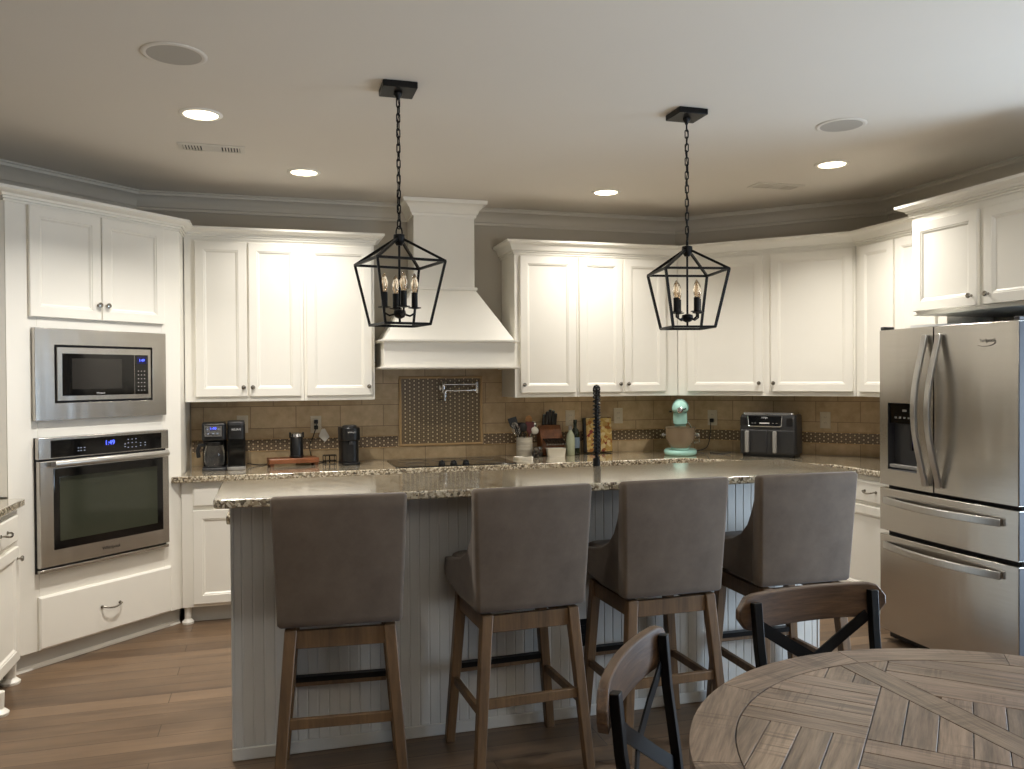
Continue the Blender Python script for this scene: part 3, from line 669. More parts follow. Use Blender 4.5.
# ------------------------------------------------------------------ ceiling fittings
def can(label, x, y, group='recessed ceiling lights'):
    o = thing('recessed_light', label, 'ceiling light', (x, y, CEIL), 0, group)
    G().lathe([(0.078, -0.0008), (0.098, -0.0008), (0.098, -0.003), (0.09, -0.008), (0.08, -0.008), (0.076, -0.004)], (0, 0, 0), 32).build('trim_ring', 'white', o)
    G().lathe([(0.0, -0.0045), (0.077, -0.0045), (0.077, -0.002), (0.0, -0.002)], (0, 0, 0), 32).build('lens', 'lens', o)
can('round recessed ceiling light near the ceiling vent over the oven side', *CANS[0])
can('round recessed ceiling light in front of the coffee-side upper cabinets', *CANS[1])
can('round recessed ceiling light in front of the upper cabinets behind the faucet', *CANS[2])
can('round recessed ceiling light nearest the refrigerator', *CANS[3])
for k, (x, y) in enumerate(CANS_ADDED): can(['round added fill downlight above the stool at the oven end', 'round added fill downlight above the dining table'][k], x, y)
def speaker(label, x, y):
    o = thing('ceiling_speaker', label, 'speaker', (x, y, CEIL), 0, 'ceiling speakers')
    G().lathe([(0.098, -0.0008), (0.12, -0.0008), (0.12, -0.003), (0.114, -0.006), (0.106, -0.006), (0.098, -0.004)], (0, 0, 0), 40).build('trim_ring', 'ceiling', o)
    G().lathe([(0.0, -0.005), (0.1, -0.0045), (0.1, -0.002), (0.0, -0.002)], (0, 0, 0), 40).build('grille', 'mesh_grey', o)
speaker('round grey ceiling speaker near the black canopy by the oven side', -0.352, 3.408)
speaker('round grey ceiling speaker on the refrigerator side of the ceiling', 2.73, 3.51)
def vent(label, x, y):
    o = thing('ceiling_vent', label, 'vent', (x, y, CEIL), 0, 'ceiling vents')
    g = G().rings([[(-0.17, -0.075, -0.0008), (0.17, -0.075, -0.0008), (0.17, 0.075, -0.0008), (-0.17, 0.075, -0.0008)], [(-0.17, -0.075, -0.004), (0.17, -0.075, -0.004), (0.17, 0.075, -0.004), (-0.17, 0.075, -0.004)], [(-0.145, -0.05, -0.008), (0.145, -0.05, -0.008), (0.145, 0.05, -0.008), (-0.145, 0.05, -0.008)], [(-0.145, -0.05, -0.0008), (0.145, -0.05, -0.0008), (0.145, 0.05, -0.0008), (-0.145, 0.05, -0.0008)]], closed=True)
    g.build('frame', 'vent', o, smooth=20)
    G().box(-0.145, 0.145, -0.05, 0.05, -0.002, -0.0008).build('duct_shadow', 'gasket', o)
    for a, b, along in ((-0.145, -0.055, 'y'), (-0.05, 0.05, 'x'), (0.055, 0.145, 'y')):
        g = G()
        if along == 'y':
            n = 6
            for k in range(n):
                xx = a+(b-a)*(k+0.5)/n; g.box(xx-0.004, xx+0.004, -0.05, 0.05, -0.009, -0.0025)
        else:
            for k in range(7):
                yy = -0.05+0.1*(k+0.5)/7; g.box(a, b, yy-0.0055, yy+0.0055, -0.009, -0.0025)
        g.build('louver_bank', 'vent', o)
vent('white ceiling air vent between two recessed lights on the oven side', -0.305, 4.735)
vent('white ceiling air vent near the refrigerator-side recessed light', 3.19, 4.75)

# ------------------------------------------------------------------ pendant lanterns
def pendant(label, x, y, rot, twist, spin):
    o = thing('lantern_pendant', label, 'pendant light', (x, y, CEIL), 0, 'black lantern pendants')
    G().box(-0.073, 0.073, -0.073, 0.073, -0.028, -0.0008).build('canopy', 'black_metal', o, bevel=0.003)
    G().lathe([(0.018, -0.03), (0.018, -0.04), (0.01, -0.05), (0.006, -0.06)], (0, 0, 0), 14).build('canopy_loop', 'black_metal', o)
    g = G(); zt, zb = -0.056, -0.605; n = 17; pitch = (zt-zb)/n
    for k in range(n):
        zc = zt-pitch*(k+0.5); a = (PI/2 if k % 2 else 0)+twist
        L = pitch*0.5+0.0035; w = 0.0075
        loop = [(w*math.cos(t_)*math.cos(a), w*math.cos(t_)*math.sin(a), zc+(L-w)*(1 if math.sin(t_) > 0 else -1)+w*math.sin(t_)) for t_ in [2*PI*(j+0.5)/12 for j in range(12)]]
        g.tube(loop, 0.0028, 5, closed=True)
    g.tube([(0.006*math.sin(k*1.1), 0.006*math.cos(k*1.1), zt+(zb-zt)*k/20) for k in range(21)], 0.0022, 5)
    g.build('chain', 'black_metal', o)
    zt_, zb_, zh = 1.996-CEIL, 1.733-CEIL, 2.10-CEIL
    def rot2(px, py): c, s = math.cos(rot), math.sin(rot); return (px*c-py*s, px*s+py*c)
    top = [(*rot2(sx*0.149, sy_*0.149), zt_) for sx, sy_ in ((-1, -1), (1, -1), (1, 1), (-1, 1))]
    bot = [(*rot2(sx*0.1, sy_*0.1), zb_) for sx, sy_ in ((-1, -1), (1, -1), (1, 1), (-1, 1))]
    fr = G()
    bar = (0.0052, 0.0052)
    for k in range(4):
        l = (k+1) % 4
        fr.tube([top[k], top[l]], 0, flat=bar); fr.tube([bot[k], bot[l]], 0, flat=bar); fr.tube([top[k], bot[k]], 0, flat=bar)
        c, s = math.cos(rot+PI/4+k*PI/2+PI), math.sin(rot+PI/4+k*PI/2+PI)
        fr.tube([top[k], (0.015*c, 0.015*s, zh)], 0, flat=bar)
    fr.build('cage_frame', 'black_metal', o)
    G().tube([(0.014*math.cos(a), 0.0, -0.625+0.026*math.sin(a)*1.1) for a in [2*PI*k/16 for k in range(16)]], 0.0032, 6, closed=True).build('hanging_loop', 'black_metal', o, rot=(0, 0, twist))
    G().lathe([(0.012, zh+0.02), (0.024, zh+0.016), (0.026, zh-0.008), (0.02, zh-0.018), (0.012, zh-0.03)], (0, 0, 0), 16).build('hub', 'black_metal', o)
    G().lathe([(0.005, zh-0.02), (0.005, zb_+0.02), (0.018, zb_+0.07), (0.022, zb_+0.055), (0.022, zb_+0.035), (0.009, zb_+0.025), (0.006, zb_+0.004)][:2]+[(0.005, zb_+0.004)], (0, 0, 0), 10).build('stem', 'black_metal', o)
    G().lathe([(0.008, zb_+0.066), (0.025, zb_+0.06), (0.027, zb_+0.045), (0.02, zb_+0.032), (0.008, zb_+0.026)], (0, 0, 0), 16).build('arm_hub', 'black_metal', o)
    for k in range(4):
        a = spin+k*PI/2; c, s = math.cos(a), math.sin(a); rr = 0.066
        ar = G().tube([(0.02*c, 0.02*s, zb_+0.045), (0.045*c, 0.045*s, zb_+0.038), (rr*c, rr*s, zb_+0.05), (rr*c, rr*s, zb_+0.075)], 0.0045, 8)
        ar.build('arm', 'black_metal', o)
        z0 = zb_+0.068
        cd = G().lathe([(0.006, 0), (0.028, 0.004), (0.028, 0.007), (0.0135, 0.008), (0.0135, 0.07), (0.01, 0.072)], (0, 0, 0), 16).build('candle_holder', 'black_metal', o, (rr*c, rr*s, z0))
        G().lathe([(0.0075, 0.07), (0.012, 0.08), (0.0165, 0.098), (0.0165, 0.112), (0.012, 0.132), (0.005, 0.148), (0.001, 0.153)], (0, 0, 0), 16).build('bulb', 'bulb_glass', cd, smooth=80)
        G().tube([(0.004, 0, 0.074), (0.006, 0, 0.095), (0.003, 0, 0.125), (-0.003, 0, 0.125), (-0.006, 0, 0.095), (-0.004, 0, 0.074)], 0.0011, 5).build('filament', 'filament', cd)
pendant('black lantern pendant light hanging in front of the range hood', 0.523, 3.53, math.radians(12), 0.3, 0.11)
pendant('black lantern pendant light hanging in front of the corner cabinets', 1.884, 3.525, math.radians(-10), 0.9, 0.21)

# ------------------------------------------------------------------ bar stools
def make_stool():
    o = thing('bar_stool', 'x', 'bar stool', (0, 0, 0), 0, 'bar stools at the island')
    # local: back rear face at y=0, seat towards +y
    # upholstered shell: side outline (y, z) with the sloping wing, swept across the width
    W2 = 0.236
    # back slab, tapering down in width, leaning back at the top
    zs = [0.633, 0.642, 0.66, 0.75, 0.85, 0.95, 1.05, 1.086, 1.096]
    rings = []
    for z in zs:
        f = (z-0.633)/0.465; hw = 0.218+0.018*f; y0 = -0.035*f; th = 0.075-0.02*f
        r = 0.016
        e = 0.008 if z in (0.633, 1.096) else 0.0
        rings.append([(px, py, z) for px, py in rrect(-hw+e, hw-e, y0+e, y0+th-e, r-e*0.6, 3)])
    G().rings(rings).build('backrest', 'fabric', o, smooth=60)
    # side wings curve from the back down to the seat front
    for s in (-1, 1):
        g = G()
        out = [(0.03, 0.64), (0.03, 1.03), (0.045, 1.0), (0.065, 0.94), (0.095, 0.88), (0.14, 0.835), (0.2, 0.805), (0.28, 0.785), (0.36, 0.772), (0.42, 0.765), (0.432, 0.72), (0.425, 0.69), (0.4, 0.675), (0.2, 0.645)]
        rr = []
        for yy, zz in out: rr.append((yy, zz))
        a, b = (0.196, 0.232)
        lo = [(s*(a+0.0*yy), yy, zz) for yy, zz in rr]; mid = [(s*(b-0.016+0.018*min(1, yy/0.3)), yy, zz) for yy, zz in rr]
        g.rings([lo, mid]).build('side_wing', 'fabric', o, bevel=0.008, seg=3, smooth=50)
    # seat cushion and seat box
    G().prism(rrect(-0.196, 0.196, 0.04, 0.415, 0.02, 3), 0.645, 0.72).build('seat_base', 'fabric', o, bevel=0.008)
    rings = []
    for z, e in ((0.7, 0.012), (0.715, 0.0), (0.75, -0.004), (0.775, 0.004), (0.785, 0.02)):
        rings.append([(px, py, z) for px, py in rrect(-0.207+e, 0.207-e, 0.05, 0.438-e, 0.035, 4)])
    G().rings(rings).build('seat', 'fabric', o, smooth=60)
    # swivel plate and apron
    G().box(-0.15, 0.15, 0.06, 0.36, 0.624, 0.644).build('swivel_plate', 'black_metal', o)
    ty0, ty1, tx = 0.035, 0.385, 0.172      # leg tops (centres)
    by0, by1, bx = -0.015, 0.402, 0.222     # leg feet
    def legpt(sx, sy_, z):
        f = 1-z/0.622
        y = (ty0+(by0-ty0)*f) if sy_ < 0 else (ty1+(by1-ty1)*f)
        return Vector((sx*(tx+(bx-tx)*f), y, z))
    for sx in (-1, 1):
        for sy_ in (-1, 1):
            rings = []
            for z in (0.0, 0.3, 0.622):
                c = legpt(sx, sy_, z); h = 0.0185+0.003*z/0.62
                rings.append([(c.x-h, c.y-h, z), (c.x+h, c.y-h, z), (c.x+h, c.y+h, z), (c.x-h, c.y+h, z)])
            G().rings(rings).build('leg', 'leg_wood', o, bevel=0.004)
    def rail(a, b, hz, hw, name='stretcher', mat='leg_wood'):
        return G().tube([a, b], 0, flat=(hw, hz)).build(name, mat, o, bevel=0.002)
    def ins(sx, sy_, z, dx=0.02, dy=0.0):
        p = legpt(sx, sy_, z); return Vector((p.x-sx*dx, p.y-sy_*dy, z))
    rail(ins(-1, -1, 0.585), ins(1, -1, 0.585), 0.032, 0.011, 'apron'); rail(ins(-1, 1, 0.585), ins(1, 1, 0.585), 0.032, 0.011, 'apron')
    for s in (-1, 1):
        rail(ins(s, -1, 0.585, 0, 0.02), ins(s, 1, 0.585, 0, 0.02), 0.032, 0.011, 'apron')
        rail(ins(s, -1, 0.262, 0, 0.02), ins(s, 1, 0.262, 0, 0.02), 0.016, 0.010)
    rail(ins(-1, -1, 0.295), ins(1, -1, 0.295), 0.018, 0.010)
    fs = rail(ins(-1, 1, 0.305), ins(1, 1, 0.305), 0.017, 0.012, 'footrest')
    a, b = ins(-1, 1, 0.3235, 0.021), ins(1, 1, 0.3235, 0.021)
    G().box(a.x, b.x, a.y-0.016, a.y+0.015, 0.3225, 0.327).box(a.x, b.x, a.y-0.016, a.y-0.0125, 0.306, 0.3225).build('foot_plate', 'black_metal', fs)
    return o
proto = make_stool()
STOOLS = [(0.222, 2.966, -0.077, 'taupe upholstered bar stool at the oven end of the island'),
          (0.931, 2.957, 0.05, 'taupe upholstered bar stool second from the oven end, below the range hood'),
          (1.528, 2.975, 0.03, 'taupe upholstered bar stool behind the near dining chair, beside the black panel outlet'),
          (2.134, 2.972, -0.01, 'taupe upholstered bar stool nearest the refrigerator, behind the far dining chair')]
for i, (x, y, a, lb) in enumerate(STOOLS):
    o = proto if i == 0 else copy_tree(proto)
    o.location = (x, y, 0); o.rotation_euler = (0, 0, a); o['label'] = lb

# ------------------------------------------------------------------ dining table
TC = (1.436, 1.198); TR_, RI, TZ = 0.702, 0.608, 0.76
tb = thing('dining_table', 'round reclaimed-wood dining table with parquet top', 'table', (TC[0], TC[1], 0))
def clip(poly, inside, cross):
    out = []
    for k in range(len(poly)):
        a, b = poly[k-1], poly[k]
        ia, ib = inside(a), inside(b)
        if ia != ib: out.append(cross(a, b))
        if ib: out.append(b)
    return out
def half(poly, nx, ny, c):     # keep nx*x+ny*y <= c
    f = lambda p: nx*p[0]+ny*p[1]-c
    return clip(poly, lambda p: f(p) <= 0, lambda a, b: tuple(a[i]+(b[i]-a[i])*f(a)/(f(a)-f(b)) for i in (0, 1)))
def disc(poly, r, n=96):
    for k in range(n):
        if len(poly) < 3: break
        a = 2*PI*k/n; poly = half(poly, math.cos(a), math.sin(a), r*math.cos(PI/n))
    return poly
planks = []   # (polygon, grain angle)
gap = 0.0011
def addp(poly, ang):
    poly = disc(poly, RI-0.001)
    if len(poly) >= 3: planks.append((poly, ang))
BWD = 0.038
addp([(-BWD+gap, -0.7), (BWD-gap, -0.7), (BWD-gap, 0.7), (-BWD+gap, 0.7)], PI/2)
q = 1/S2
CELL = 0.3215
def AB(a, b): return ((a+b)*q, (b-a)*q)     # a along SE, b along NE
for side in (-1, 1):
    for ia in range(-4, 4):
        for ib in range(-4, 4):
            a0 = -0.351+CELL*ia; b0 = -0.03+CELL*ib
            alongb = (ia+ib) % 2 == 0
            for k in range(5):
                w = CELL/5
                if alongb: rect = (a0+w*k+gap, a0+w*(k+1)-gap, b0+gap, b0+CELL-gap)
                else: rect = (a0+gap, a0+CELL-gap, b0+w*k+gap, b0+w*(k+1)-gap)
                P = [AB(rect[0], rect[2]), AB(rect[0], rect[3]), AB(rect[1], rect[3]), AB(rect[1], rect[2])]
                P = half(P, -side, 0, -(BWD+gap))
                if len(P) >= 3: addp(P, PI/4 if alongb else -PI/4)
def tabletop():
    me = bpy.data.meshes.new('tabletop'); bm = bmesh.new()
    tone = bm.loops.layers.float_color.new('tone'); gr = bm.loops.layers.float_vector.new('grain')
    def slab_(poly, ang, z0, z1, tn, radial=False):
        lo = [bm.verts.new((p[0], p[1], z0)) for p in poly]; hi = [bm.verts.new((p[0], p[1], z1)) for p in poly]
        fs = [bm.faces.new(hi), bm.faces.new(lo[::-1])]
        for k in range(len(poly)): fs.append(bm.faces.new((lo[k-1], lo[k], hi[k], hi[k-1])))
        off = random.uniform(0, 50)
        for f in fs:
            for l in f.loops:
                l[tone] = (*tn, 1); x, y, z = l.vert.co
                l[gr] = (x*math.cos(ang)+y*math.sin(ang)+off, -x*math.sin(ang)+y*math.cos(ang)+off, z)
    for poly, ang in planks:
        s = sum(poly[k-1][0]*poly[k][1]-poly[k][0]*poly[k-1][1] for k in range(len(poly)))
        if s < 0: poly = poly[::-1]
        if abs(s) < 4e-4: continue
        v = random.uniform(0.74, 1.1); slab_(poly, ang, TZ-0.012, TZ-random.uniform(0, 0.0012), (v, v*random.uniform(0.97, 1.0), v*random.uniform(0.95, 1.0)))
    N = 10
    for k in range(N):
        a0 = 2*PI*k/N+0.28; a1 = a0+2*PI/N-0.0022
        v = random.uniform(0.85, 1.05)
        m = 10
        outer = [(TR_*math.cos(a0+(a1-a0)*j/m), TR_*math.sin(a0+(a1-a0)*j/m)) for j in range(m+1)]
        inner = [((RI+0.0015)*math.cos(a1+(a0-a1)*j/m), (RI+0.0015)*math.sin(a1+(a0-a1)*j/m)) for j in range(m+1)]
        slab_(outer+inner, (a0+a1)/2+PI/2, TZ-0.036, TZ, (v, v*0.985, v*0.97))
    bmesh.ops.recalc_face_normals(bm, faces=bm.faces); bm.to_mesh(me); bm.free()
    me.materials.append(M['table_wood'])
    o = bpy.data.objects.new('tabletop', me); COL.objects.link(o); o.parent = tb
    md = o.modifiers.new('edge', 'BEVEL'); md.width = 0.0012; md.segments = 1; md.limit_method = 'ANGLE'
    return o
tabletop()
G().lathe([(0.0, TZ-0.037), (RI+0.03, TZ-0.037), (RI+0.03, TZ-0.07), (RI-0.02, TZ-0.09), (0.0, TZ-0.09)][::-1], (0, 0, 0), 64).lathe([(0.0, TZ-0.0368), (RI, TZ-0.0368), (RI, TZ-0.0125), (0.0, TZ-0.0125)], (0, 0, 0), 64).build('apron_ring', 'rail_wood', tb)
G().lathe([(0.075, 0.09), (0.085, 0.15), (0.06, 0.24), (0.095, 0.42), (0.075, 0.55), (0.12, 0.64), (0.13, TZ-0.0905)], (0, 0, 0), 24).build('pedestal', 'rail_wood', tb)
for k in range(4):
    a = k*PI/2+0.4; c, s = math.cos(a), math.sin(a)
    G().tube([(0.05*c, 0.05*s, 0.11), (0.22*c, 0.22*s, 0.085), (0.4*c, 0.4*s, 0.04)], 0, flat=(0.035, 0.04)).build('foot', 'rail_wood', tb, bevel=0.006)

# ------------------------------------------------------------------ cross-back dining chairs
def make_chair():
    o = thing('dining_chair', 'x', 'chair', (0, 0, 0), 0, 'cross-back chairs at the round table')
    # local: back rail centre at y=0, seat towards -y (faces -y)
    hw = 0.255
    rings = []
    N = 18
    for k in range(N+1):
        x = -hw+2*hw*k/N
        y = 0.03*(1-(x/hw)**2)
        e = min(1.0, math.sqrt(max(0.0, 1-((abs(x)-(hw-0.05))/0.05)**2)) if abs(x) > hw-0.05 else 1.0)
        zc = 0.838+0.003*(1-(x/hw)**2); hh = max(0.012, 0.05*e); t = 0.012
        rings.append([(x, y-t, zc-hh), (x, y+t, zc-hh), (x, y+t, zc+hh), (x, y-t, zc+hh)])
    G().rings(rings).build('top_rail', 'rail_wood', o, bevel=0.004)
    def post(sx):
        pts = [(sx*0.203, -0.012, 0.872), (sx*0.2, -0.022, 0.75), (sx*0.194, -0.044, 0.6), (sx*0.188, -0.062, 0.45), (sx*0.195, -0.03, 0.22), (sx*0.205, 0.03, 0.0)]
        G().tube(pts, 0, flat=(0.013, 0.011), up=(0, 1, 0)).build('back_post', 'black_metal', o, bevel=0.002)
    post(-1); post(1)
    for s in (-1, 1):
        pts = [(s*0.185, -0.01, 0.80), (s*0.09, -0.004, 0.74), (0, -0.006+0.003*s, 0.685), (-s*0.09, -0.022, 0.625), (-s*0.188, -0.046, 0.56)]
        G().tube(pts, 0, flat=(0.017, 0.0025), up=(0, 1, 0)).build('cross_strap', 'black_metal', o)
    # seat
    seat = [(-0.172, -0.05), (0.172, -0.05), (0.215, -0.2), (0.21, -0.38), (0.16, -0.425), (-0.16, -0.425), (-0.21, -0.38), (-0.215, -0.2)]
    G().prism(seat, 0.44, 0.468).build('seat', 'rail_wood', o, bevel=0.008)
    ring = [(p[0]*0.95, -0.225+(p[1]+0.225)*0.94, 0.425) for p in seat]
    G().tube(ring, 0.011, 8, closed=True).build('seat_frame', 'black_metal', o)
    for s in (-1, 1):
        G().tube([(s*0.175, -0.385, 0.435), (s*0.185, -0.395, 0.2), (s*0.2, -0.415, 0.0)], 0.0125, 8).build('leg', 'black_metal', o)
    for s in (-1, 1):
        G().tube([(s*0.186, -0.39, 0.2), (s*0.196, -0.025, 0.2)], 0.008, 8).build('stretcher', 'black_metal', o)
    return o
ch = make_chair()
ch.location = (1.495, 2.05, 0); ch.rotation_euler = (0, 0, math.radians(3)); ch['label'] = 'dark cross-back dining chair on the far side of the table, facing the viewer'
c2 = copy_tree(ch)
# faces the table centre
c2.location = (0.778, 1.70, 0); c2.rotation_euler = (0, 0, math.radians(50)); c2['label'] = 'dark cross-back dining chair seen edge-on, in front of the bar stools'

# ------------------------------------------------------------------ sink faucet
f = thing('sink_faucet', 'tall matte black spring sink faucet behind the island bar', 'faucet', (1.603, 3.98, 0.9145), math.radians(66))
G().lathe([(0.028, 0), (0.028, 0.012), (0.02, 0.02), (0.019, 0.16), (0.015, 0.17)], (0, 0, 0), 18).build('base_column', 'black_metal', f)
def faucet_path(n=40):
    pts = []
    for k in range(n+1):
        s = k/n
        if s < 0.42: pts.append(Vector((0, 0, 0.165+0.28*s/0.42)))
        elif s < 0.75:
            a = PI*(s-0.42)/0.33; pts.append(Vector((0.055-0.055*math.cos(a), 0, 0.445+0.085*math.sin(a))))
        else: pts.append(Vector((0.11, 0, 0.445-0.13*(s-0.75)/0.25)))
    return pts
fp = faucet_path()
G().tube(fp, 0.0085, 10).build('hose', 'black_metal', f)
g = G(); turns = 34; pts = []
NN = turns*8
for k in range(NN+1):
    s = k/NN*(len(fp)-1); i = min(int(s), len(fp)-2); p = fp[i].lerp(fp[i+1], s-i)
    d = (fp[i+1]-fp[i]).normalized(); nrm = Vector((0, 1, 0)); bn = d.cross(nrm)
    a = 2*PI*k/8; pts.append(p+(nrm*math.cos(a)+bn*math.sin(a))*0.0165)
g.tube(pts, 0.0033, 5).build('spring_coil', 'black_metal', f)
G().lathe([(0.012, 0.32), (0.018, 0.31), (0.019, 0.2), (0.016, 0.19)], (0.11, 0, 0), 16).build('spray_head', 'black_metal', f)
G().tube([(0.0, 0, 0.25), (0.06, 0, 0.255), (0.095, 0, 0.26)], 0.006, 8).build('docking_arm', 'black_metal', f)
G().tube([(0, 0.018, 0.09), (0, 0.05, 0.09), (0, 0.1, 0.1)], [0.007, 0.006, 0.005], 8).build('lever', 'black_metal', f)

# ------------------------------------------------------------------ counter things
CZ = 0.9145
# dual coffee maker
cm = thing('coffee_maker', 'black double coffee maker with glass carafe beside the oven tower', 'coffee maker', (-0.295, 5.71, CZ), 0.05)
G().prism(rrect(-0.15, 0.0, -0.1, 0.12, 0.03), 0, 0.018).build('warming_base', 'dark_plastic', cm, bevel=0.003)
G().prism(rrect(-0.145, 0.0, 0.03, 0.12, 0.02), 0.018, 0.2).build('rear_tank', 'black_plastic', cm, bevel=0.004)
hdz = G().prism(rrect(-0.15, 0.0, -0.1, 0.12, 0.03), 0.195, 0.305).build('brew_head', 'black_plastic', cm, bevel=0.008)
pn = G().box(-0.132, -0.03, -0.104, -0.1005, 0.222, 0.288).build('control_panel', 'black_glass', hdz, bevel=0.001)
G().nest(-0.132, -0.03, 0.222, 0.288, [(0, -0.104), (0.0, -0.1052), (0.002, -0.1052), (0.0021, -0.104)]).build('panel_bezel', 'grey_plastic', hdz)
text('1:49', 0.024, 'blue', hdz, (-0.081, -0.1058, 0.272), name='clock_digits')
g = G()
for xx, zz in ((-0.115, 0.268), (-0.047, 0.268), (-0.11, 0.24), (-0.081, 0.24), (-0.055, 0.24)): g.box(xx-0.005, xx+0.005, -0.1058, -0.1053, zz-0.004, zz+0.004)
g.build('button_icons', 'icon', hdz)
cf = G().lathe([(0.045, 0.02), (0.058, 0.03), (0.064, 0.07), (0.062, 0.12), (0.052, 0.155), (0.05, 0.165)], (-0.075, -0.035, 0), 24).build('carafe', 'clear_glass', cm, smooth=60)
G().lathe([(0.053, 0.16), (0.055, 0.165), (0.055, 0.185), (0.03, 0.19)], (-0.075, -0.035, 0), 24).build('carafe_lid', 'black_plastic', cf)
G().tube([(-0.13, -0.05, 0.165), (-0.165, -0.06, 0.165), (-0.175, -0.063, 0.13), (-0.17, -0.06, 0.085)], 0, flat=(0.009, 0.012)).build('carafe_handle', 'black_plastic', cf, bevel=0.004)
pod = G().prism(rrect(0.004, 0.115, -0.1, 0.12, 0.03), 0, 0.3).build('pod_tower', 'black_plastic', cm, bevel=0.006)
G().prism(rrect(0.0, 0.118, -0.105, 0.12, 0.03), 0.0, 0.022).build('tower_foot', 'grey_plastic', pod, bevel=0.003)
G().prism(rrect(0.006, 0.113, -0.103, 0.118, 0.03), 0.288, 0.312).build('tower_lid', 'dark_plastic', pod, bevel=0.004)
G().box(0.012, 0.107, -0.1015, -0.1003, 0.03, 0.2).build('water_window', 'black_glass', pod)
text('KEURIG', 0.017, 'white_print', pod, (0.06, -0.1012, 0.262), name='lettering')

# footed wooden board, frother, pod brewer, rack, tag, cords
bd = thing('footed_board', 'reddish wooden footed serving board under the milk frother', 'board', (0.125, 5.80, CZ), 0.12)
G().prism(rrect(-0.165, 0.165, -0.075, 0.075, 0.008), 0.018, 0.052).build('board', 'board_wood', bd, bevel=0.004)
for sx in (-1, 1):
    for sy_ in (-1, 1): G().box(sx*0.145-0.014, sx*0.145+0.014, sy_*0.055-0.012, sy_*0.055+0.012, 0.0, 0.018).build('foot', 'block_wood', bd, bevel=0.003)
fo = thing('milk_frother', 'black cylindrical milk frother with chrome lid on the wooden board', 'milk frother', (0.15, 5.79, CZ+0.0525))
G().lathe([(0.045, 0), (0.048, 0.004), (0.048, 0.014), (0.043, 0.016), (0.043, 0.135), (0.04, 0.14)], (0, 0, 0), 28).build('jug', 'black_plastic', fo)
G().lathe([(0.041, 0.1405), (0.043, 0.143), (0.04, 0.162), (0.03, 0.17), (0.012, 0.172)], (0, 0, 0), 28).build('lid', 'chrome', fo)
for s in (-1, 1): G().box(s*0.043-0.006, s*0.043+0.006, -0.012, 0.012, 0.135, 0.172).build('hinge_arm', 'black_plastic', fo, bevel=0.002)
nb = thing('pod_brewer', 'slim black single-cup pod coffee brewer beside the cooktop', 'coffee maker', (0.497, 5.75, CZ), 0.1)
G().prism(rrect(-0.064, 0.064, -0.1, 0.1, 0.04), 0, 0.018).build('drip_base', 'black_plastic', nb, bevel=0.003)
G().prism(rrect(-0.06, 0.06, -0.075, 0.1, 0.045), 0.018, 0.165).build('column', 'black_plastic', nb, bevel=0.004)
bh = G().prism(rrect(-0.066, 0.066, -0.1, 0.105, 0.055, 7), 0.165, 0.255).build('brew_head', 'black_plastic', nb, bevel=0.008)
G().lathe([(0.05, 0.2555), (0.05, 0.262), (0.04, 0.268), (0.01, 0.27)], (0, -0.02, 0), 24).build('lid', 'dark_plastic', bh)
text('NESPRESSO', 0.011, 'white_print', bh, (0.0, -0.1008, 0.222), name='lettering')
G().tube([(0, -0.085, 0.165), (0, -0.085, 0.14)], 0.014, 12).build('spout', 'dark_plastic', bh)
rk = thing('wire_rack', 'small black wire rack beside the pod brewer', 'rack', (0.375, 5.90, CZ))
g = G()
for z in (0.012, 0.05): g.tube([(x_, y_, z) for x_, y_ in rrect(-0.045, 0.045, -0.035, 0.035, 0.015, 3)], 0.003, 6, closed=True)
for x_, y_ in ((-0.045, 0), (0.045, 0), (0, -0.035), (0, 0.035), (-0.03, -0.035), (0.03, -0.035)): g.tube([(x_, y_, 0.0), (x_, y_, 0.052)], 0.0025, 6)
for k in range(5): g.tube([(-0.036+0.018*k, -0.035, 0.012), (-0.036+0.018*k, 0.035, 0.012)], 0.002, 5)
g.build('wire_frame', 'black_metal', rk)
def plug(parent_thing, x, z):
    G().box(x-0.014, x+0.014, -0.036, -0.0095, z-0.014, z+0.014).build('plug', 'black_plastic', parent_thing, bevel=0.004)
def cord(label, org, rotz, pts, r=0.0035, px=None, plugs=()):
    t = thing('power_cord', label, 'cord', org, rotz)
    G().tube(pts, r, 8).build('cable', 'black_plastic', t)
    for x, z in plugs: plug(t, x, z)
    return t
def smooth_path(P, n=6):
    out = []
    for i in range(len(P)-1):
        p0, p1, p2, p3 = (Vector(P[max(i-1, 0)]), Vector(P[i]), Vector(P[i+1]), Vector(P[min(i+2, len(P)-1)]))
        for k in range(n):
            t_ = k/n
            out.append(0.5*((2*p1)+(p2-p0)*t_+(2*p0-5*p1+4*p2-p3)*t_*t_+(3*p1-p0-3*p2+p3)*t_**3))
    out.append(Vector(P[-1])); return out
cord('black power cord looping from the plugged outlet down behind the wooden board', (0.288, YB-0.0125, 0), 0, smooth_path([(0, -0.036, 1.19), (0, -0.06, 1.17), (-0.02, -0.045, 1.1), (-0.045, -0.04, 1.03), (-0.03, -0.05, 0.95), (0.02, -0.06, 0.92), (0.07, -0.05, 0.919)]), plugs=[(0, 1.198), (0, 1.158)])
tg = thing('paper_tag', 'white paper tag hanging on the cord below the plugged outlet', 'tag', (0.335, YB-0.045, 1.1), 0)
G().prism([(-0.03, -0.005), (0.012, -0.045), (0.045, -0.01), (0.012, 0.05), (-0.01, 0.045)], -0.0015, 0.0, 'y').build('card', 'paper', tg)
G().tube([(0.003, -0.001, 0.043), (-0.025, -0.003, 0.075), (-0.045, 0.006, 0.068)], 0.001, 5).build('string', 'paper', tg)
cord('short black cord trailing from the double coffee maker along the backsplash', (-0.17, 5.83, CZ), 0, smooth_path([(0.0, 0, 0.02), (0.06, 0.02, 0.006), (0.1, 0.03, 0.004), (0.13, 0.08, 0.004)]))
